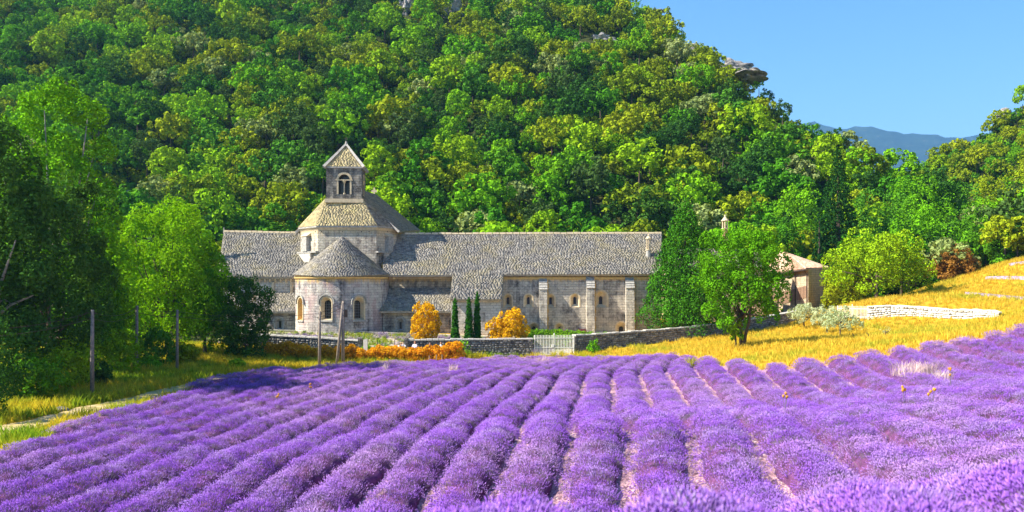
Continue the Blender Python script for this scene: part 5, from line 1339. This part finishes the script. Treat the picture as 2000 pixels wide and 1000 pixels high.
def grass_tuft(seed, mat, n=22, spread=.22, h=.32, w_=.018):
    r = np.random.default_rng(seed); V = []; Fc = []; T = []
    for k in range(n):
        a = r.uniform(0, 6.28); q = spread*math.sqrt(r.uniform(0, 1)); p = Vector((q*math.cos(a), q*math.sin(a), -.04)); b_ = r.uniform(0, 6.28)
        hh = h*r.uniform(.5, 1.2); bend = Vector((math.cos(b_), math.sin(b_), 0))*hh*r.uniform(.1, .6); s = Vector((math.cos(a+1.5), math.sin(a+1.5), 0))*w_
        m = p+bend*.35+Vector((0,0,hh*.6)); t = p+bend+Vector((0,0,hh)); i = len(V); V += [p-s, p+s, m+s*.7, m-s*.7, t+s*.1, t-s*.1]
        Fc += [(i,i+1,i+2,i+3),(i+3,i+2,i+4,i+5)]; c = r.uniform(0, 1); T += [c*.7, c]
    return npmesh('grass_tuft', V, Fc, M[mat], False, T)
g_dry = scatter_group('dry_grass_scatter', [grass_tuft(i, 'g_dry') for i in range(3)], 5, .6, 1.5, .3)
g_mix = scatter_group('verge_grass_scatter', [grass_tuft(10+i, 'g_mix', 24, .22, .36) for i in range(3)], 9, .6, 1.7, .3)
g_bed = scatter_group('garden_plant_scatter', [grass_tuft(20+i, 'g_bed', 18, .2, .28, .03) for i in range(3)], 5, .6, 1.6, .2)
def grass_sheet(name, xs, ys, mask, grp, label, dens=1.0, mat=None):
    me = grid_sheet(name, xs, ys, mat, -.015, mask); set_dens(me, np.full(len(me.vertices), dens))
    return add_nodes(link(name, me, kind='stuff', label=label), grp)
def wall_line_y(x):   # long rubble wall
    return np.interp(x, [5, 8.6, 12.5, 16.6, 20.6, 25, 30], [73.5, 75.5, 77, 79, 81.5, 85, 89])
grass_sheet('meadow_grass', np.arange(3, 80, 1.0), np.arange(44, 112, 1.0), lambda x, y: (y > yfar(x)+.3) & ((y < wall_line_y(x)-.5) | (x > 31)) & (x > 5) & (x < .66*y+3), g_dry, 'dry yellow grass on the meadow and hillside', .9)
trk = np.array([(-21.5, 33), (-21.2, 36), (-20.3, 43), (-19.2, 50), (-18.2, 56), (-15.5, 61.3), (-10, 66), (-4, 69.5), (1, 71.4), (5, 71.4)])
def track_dist(x, y):
    o = np.full(len(x), 99.)
    for (a, b), (c, d) in zip(trk, trk[1:]):
        t = np.clip(((x-a)*(c-a)+(y-b)*(d-b))/((c-a)**2+(d-b)**2), 0, 1); o = np.minimum(o, np.hypot(x-a-(c-a)*t, y-b-(d-b)*t))
    return o
grass_sheet('verge_grass', np.arange(-40, 8, .5), np.arange(26, 74, .5), lambda x, y: ((track_dist(x, y) > .95)) & ((y > yfar(x)+.2) | (x < -18.2)) & (x > -.66*y-3) & (y < 73), g_mix, 'yellow and green verge grass along the dirt track', 1.0)
grass_sheet('garden_plants', np.arange(-27, 5, .7), np.arange(73.5, 81, .7), lambda x, y: np.abs(x) < 40, g_bed, 'low green and lilac plants in the garden bed', 1.0)
grass_sheet('crest_grass', np.arange(40, 70, .5), np.arange(93.5, 97.5, .5), lambda x, y: x > 41, g_dry, 'taller dry grass along the crest of the hillside', 2.5)
M['strip'] = mat_plain('grey_lavender_bush', (.36,.28,.36), 1, .4, 6)
# hillside lavender strips
for (a, b, w_, lab) in [((X(1885,84),84), (X(2010,79),79), .7, 'grey-purple lavender strip on the yellow hillside, lower one'), ((X(1925,90),90), (X(2020,86),86), .7, 'grey-purple lavender strip on the yellow hillside, middle one'), ((X(1970,93),93), (X(2030,91),91), .6, 'grey-purple lavender strip on the yellow hillside, upper one')]:
    me = npmesh('lavender_strip', [(a[0]+(b[0]-a[0])*t+sx*w_*.6, a[1]+(b[1]-a[1])*t+sy*w_, Hs(a[0]+(b[0]-a[0])*t+sx*w_*.6, a[1]+(b[1]-a[1])*t+sy*w_)+(.22 if q == 1 else .0)) for t in np.linspace(0, 1, 24) for q, (sx, sy) in enumerate(((-.5,-.5),(0,0),(.5,.5)))],
                [(i*3+j, i*3+j+1, i*3+j+4, i*3+j+3) for i in range(23) for j in range(2)], M['strip'], True)
    set_dens(me, np.full(len(me.vertices), .10)); r_ = link('lavender_strip', me, label=lab, cat='lavender row', group='young lavender strips on the hillside')
    me2 = me.copy(); add_nodes(link('flower_spikes', me2, r_, kind='stuff'), g_lav)

# dry tufts, thistles and weeds in the lavender
def field_tuft(px, py, d, n, h, spread, mat, lab, name='grass_tuft', w_=.02):
    x = X(px, d); me = grass_tuft(int(px*7+py), mat, n, spread, h, w_)
    link(name, me, None, (x, d, Hs(x, d)+.3), label=lab, cat='grass' if 'grass' in name else 'weed')
field_tuft(1790, 700, 40, 420, .62, 1.15, 'g_pink', 'wide whitish dry grass clump in the lavender at right')
field_tuft(1838, 716, 37.5, 120, .55, .5, 'g_pink', 'whitish dry grass beside the wide clump at right')
field_tuft(1060, 700, 63, 130, .7, .6, 'g_pink', 'pale pink dry grass in front of the white gate')
field_tuft(1180, 712, 62, 120, .5, .8, 'g_dry', 'yellow dry grass patch at the lavender edge below the wall')
field_tuft(1350, 712, 53, 90, .55, .5, 'g_dry', 'yellow grass tuft at the top of a lavender row')
field_tuft(1372, 706, 52, 60, .5, .4, 'g_dry', 'small yellow grass tuft beside the larger one at the row tops')
field_tuft(885, 725, 56, 60, .7, .3, 'g_pink', 'pinkish grass tuft among the middle lavender rows')
field_tuft(750, 722, 58, 50, .7, .3, 'g_pink', 'pinkish grass tuft in the left rows near the stakes')
for q, (px, d, xx_) in enumerate(((10, 6.2, -3.75), (45, 6.5, -3.7), (85, 6.0, -3.3))):
    me = grass_tuft(900+q, 'g_pink', 6, .10, .42, .006); link('wild_grass', me, None, (xx_, d, Hs(xx_, d)+.35), label=['pink dry grass stems at the lower left corner', 'pink dry grass stems, middle ones near the lower left corner', 'pink dry grass stems, right ones near the lower left corner'][q], cat='grass')
M['weed'] = mat_plain('brown_orange_weed', (.55,.26,.03), .9, .4, 20)
for px, py, d, lab in ((1768, 768, 27.5, 'brown thistle head standing above the lavender, left one'), (1818, 768, 27, 'brown thistle head standing above the lavender, right one'), (1858, 728, 34, 'tall yellow weed standing above the lavender'), (1530, 776, 28, 'tiny yellow weed above the lavender'), (541, 774, 40, 'orange weed in the shaded part of the lavender'), (610, 754, 44, 'orange-brown weed among the left rows')):
    x = X(px, d); zt = Z(py, d); g = Hs(x, d); r = np.random.default_rng(px)
    e = empty('thistle', (x, d, g), lab, 'weed'); h = max(.6, zt-g+.1)
    for k in range(4):
        dx, dy = r.uniform(-.12, .12, 2); hh = h*r.uniform(.8, 1.05)
        MB().tube([(0,0,0),(dx*.6,dy*.6,hh*.7),(dx,dy,hh)], .008, 4).build('stem', M['stem'], e, fixn=False)
        MB().tube([(dx,dy,hh-.02),(dx,dy,hh+.02),(dx,dy,hh+.06),(dx,dy,hh+.09)], [.012,.04,.045,.01], 7).build('flower_head', M['weed'], e)

# boulder beside the track, garden stones
def boulder(px, py, d, s, lab, mat='rock'):
    bm = bmesh.new(); bmesh.ops.create_icosphere(bm, subdivisions=3, radius=s)
    for v in bm.verts:
        p = v.co; v.co = Vector((p.x*1.3, p.y, p.z*.75))*(1+.18*math.sin(p.x*9/s*.3+px)+.12*math.sin(p.z*14/s*.3))
    me = bpy.data.meshes.new('boulder'); bm.to_mesh(me); bm.free(); me.materials.append(M[mat]); x = X(px, d); link('boulder', me, None, (x, d, Hs(x, d)+s*.2), label=lab, cat='stone')
boulder(122, 795, 41, .26, 'pale stone lying in the grass at the lower left beside the track')

# ------------------------------------------------------------------ people behind the hedge
def limb_mesh(name, V, E, Rr, mat, parent, levels=2, root=0):
    me = bpy.data.meshes.new(name); me.from_pydata(V, E, []); me.materials.append(mat)
    o = link(name, me, parent)
    sk = o.modifiers.new('skin', 'SKIN'); 
    lay = me.skin_vertices[0] if me.skin_vertices else None
    if lay is None:
        bm = bmesh.new(); bm.from_mesh(me); bm.verts.layers.skin.verify(); bm.to_mesh(me); bm.free(); lay = me.skin_vertices[0]
    for i, r in enumerate(Rr): lay.data[i].radius = (r, r) if isinstance(r, float) else r; lay.data[i].use_root = i == root
    s = o.modifiers.new('sub', 'SUBSURF'); s.levels = levels; s.render_levels = levels
    dg = bpy.context.evaluated_depsgraph_get(); dg.update(); m2 = bpy.data.meshes.new_from_object(o.evaluated_get(dg)); o.modifiers.clear(); o.data = m2
    m2.polygons.foreach_set('use_smooth', np.ones(len(m2.polygons), dtype=bool)); return o
M['skin'] = mat_plain('skin', (.55,.33,.24), .6, .05)
def person(px, d, ptop, lab, shirt, legs, hair, rz=0.0, bend=0.0, armup=.2):
    x = X(px, d); g = Hs(x, d); h = Z(ptop, d)-g; k = h/(1.70-.45*bend); e = empty('person', (x, d, g), lab, 'person', None, rz); e.scale = (k, k, k)
    b = bend; hip = Vector((0,0,.92)); ch = hip+Vector((0,-.42*b,.42-.14*b)); nk = ch+Vector((0,-.14*b-.0,.16-.05*b)); hd = nk+Vector((0,-.06*b-.01,.16))
    sh = [ch+Vector((s*.19,0,.06)) for s in (-1, 1)]; el = [p+Vector((s*.06,-.10-.1*armup,-.26+.1*armup)) for s, p in zip((-1, 1), sh)]; wr = [p+Vector((-s*.04,-.20,-.10+.25*armup)) for s, p in zip((-1, 1), el)]
    kn = [Vector((s*.11,-.02,.48)) for s in (-1, 1)]; an = [Vector((s*.12,.03,.08)) for s in (-1, 1)]; ft = [Vector((s*.14,-.16,.03)) for s in (-1, 1)]
    V = [hip, ch, nk, hd, hd+Vector((0,-.01,.09)), sh[0], el[0], wr[0], wr[0]+Vector((0,-.09,-.01)), sh[1], el[1], wr[1], wr[1]+Vector((0,-.09,-.01)), kn[0], an[0], ft[0], kn[1], an[1], ft[1]]
    E_ = [(0,1),(1,2),(2,3),(3,4),(1,5),(5,6),(6,7),(7,8),(1,9),(9,10),(10,11),(11,12),(0,13),(13,14),(14,15),(0,16),(16,17),(17,18)]
    R_ = [.13,.13,.055,.085,.075,.06,.045,.032,.035,.06,.045,.032,.035,.075,.045,.04,.075,.045,.04]
    limb_mesh('body', V, E_, R_, M['skin'], e)
    limb_mesh('shirt', [hip+Vector((0,0,-.04)), ch, ch+Vector((0,0,.07)), sh[0], el[0], sh[1], el[1]], [(0,1),(1,2),(1,3),(3,4),(1,5),(5,6)], [.165,.165,.09,.085,.068,.085,.068], M[shirt], e)
    limb_mesh('trousers', [hip+Vector((0,0,-.02)), kn[0], an[0], kn[1], an[1]], [(0,1),(1,2),(0,3),(3,4)], [.155,.10,.075,.10,.075], M[legs], e)
    limb_mesh('hair' if hair != 'straw' else 'hat', [hd+Vector((0,.02,.03)), hd+Vector((0,.015,.11))], [(0,1)], [(.105,.105),(.085,.085)], M[hair], e)
    if hair == 'straw': MB().tube([hd+Vector((0,0,.075)), hd+Vector((0,0,.095))], [.19,.18], 12).build('hat_brim', M['straw'], e)
M['shirt_white'] = mat_plain('white_cotton', (.82,.82,.84), .8, .05); M['shirt_lilac'] = mat_plain('pale_lilac_cotton', (.68,.62,.78), .8, .05)
M['cloth_dark'] = mat_plain('dark_cloth', (.03,.03,.04), .8, .1); M['jeans'] = mat_plain('blue_denim', (.10,.14,.25), .8, .1); M['straw'] = mat_plain('straw_hat', (.62,.48,.18), .8, .1)
M['hair_red'] = mat_plain('reddish_hair', (.28,.08,.04), .7, .1); M['hair_dark'] = mat_plain('dark_hair', (.04,.03,.025), .7, .1)
person(775, 70.9, 673.5, 'person in a white shirt and straw hat bending forward behind the orange hedge', 'shirt_white', 'jeans', 'straw', 1.2, .75)
person(787, 71.1, 668, 'person in a white top standing beside the dark gate post', 'shirt_white', 'cloth_dark', 'hair_dark', .3, 0, .6)
person(811, 70.9, 668, 'red-haired person in a pale lilac top behind the orange hedge', 'shirt_lilac', 'jeans', 'hair_red', -.5, .1)
person(838, 71.0, 670.5, 'person in dark clothes behind the orange hedge', 'cloth_dark', 'cloth_dark', 'hair_dark', .8, .2)
person(861, 70.9, 668, 'person in white seen from the side, rightmost behind the hedge', 'shirt_white', 'shirt_white', 'hair_dark', 1.5, 0, .5)

# ------------------------------------------------------------------ air
hz = bpy.data.materials.new('haze_air'); hz.use_nodes = True; t_ = hz.node_tree; t_.nodes.clear()
ho = t_.nodes.new('ShaderNodeOutputMaterial'); pv = t_.nodes.new('ShaderNodeVolumePrincipled')
pv.inputs['Color'].default_value = (.26, .58, 1.0, 1); pv.inputs['Density'].default_value = .00014; pv.inputs['Anisotropy'].default_value = .2
t_.links.new(pv.outputs[0], ho.inputs['Volume'])
MB().box(-1600, 5700, -70, 6900, -60, 1040).build('haze', hz, None, kind='stuff')

# ------------------------------------------------------------------ loose stones on the bare strips
def pebble(seed):
    r = np.random.default_rng(seed); bm = bmesh.new(); bmesh.ops.create_icosphere(bm, subdivisions=1, radius=.035)
    for v in bm.verts: v.co = Vector((v.co.x*r.uniform(.8, 1.5), v.co.y*r.uniform(.7, 1.2), v.co.z*r.uniform(.5, .9)))
    me = bpy.data.meshes.new('pebble'); bm.to_mesh(me); bm.free(); me.materials.append(M['peb']); return me
_b = NB('pinkish_field_stone'); M['peb'] = _b.diffuse(_b.ramp(_b.N('ObjectInfo').outputs['Random'], [(0,(.18,.10,.13)),(.5,(.46,.30,.32)),(1,(.66,.52,.50))]), .95, spec=.1)
g_peb = scatter_group('stone_scatter', [pebble(i) for i in range(4)], 38, .5, 1.8, .5)
me = grid_sheet('field_stones', np.arange(-8, 16, .6), np.arange(14, 36, .6), None, .028, lambda x, y: np.abs(x-1) < .45*y)
set_dens(me, np.ones(len(me.vertices))); add_nodes(link('field_stones', me, kind='stuff', label='small pinkish stones on the bare strips between lavender rows'), g_peb)
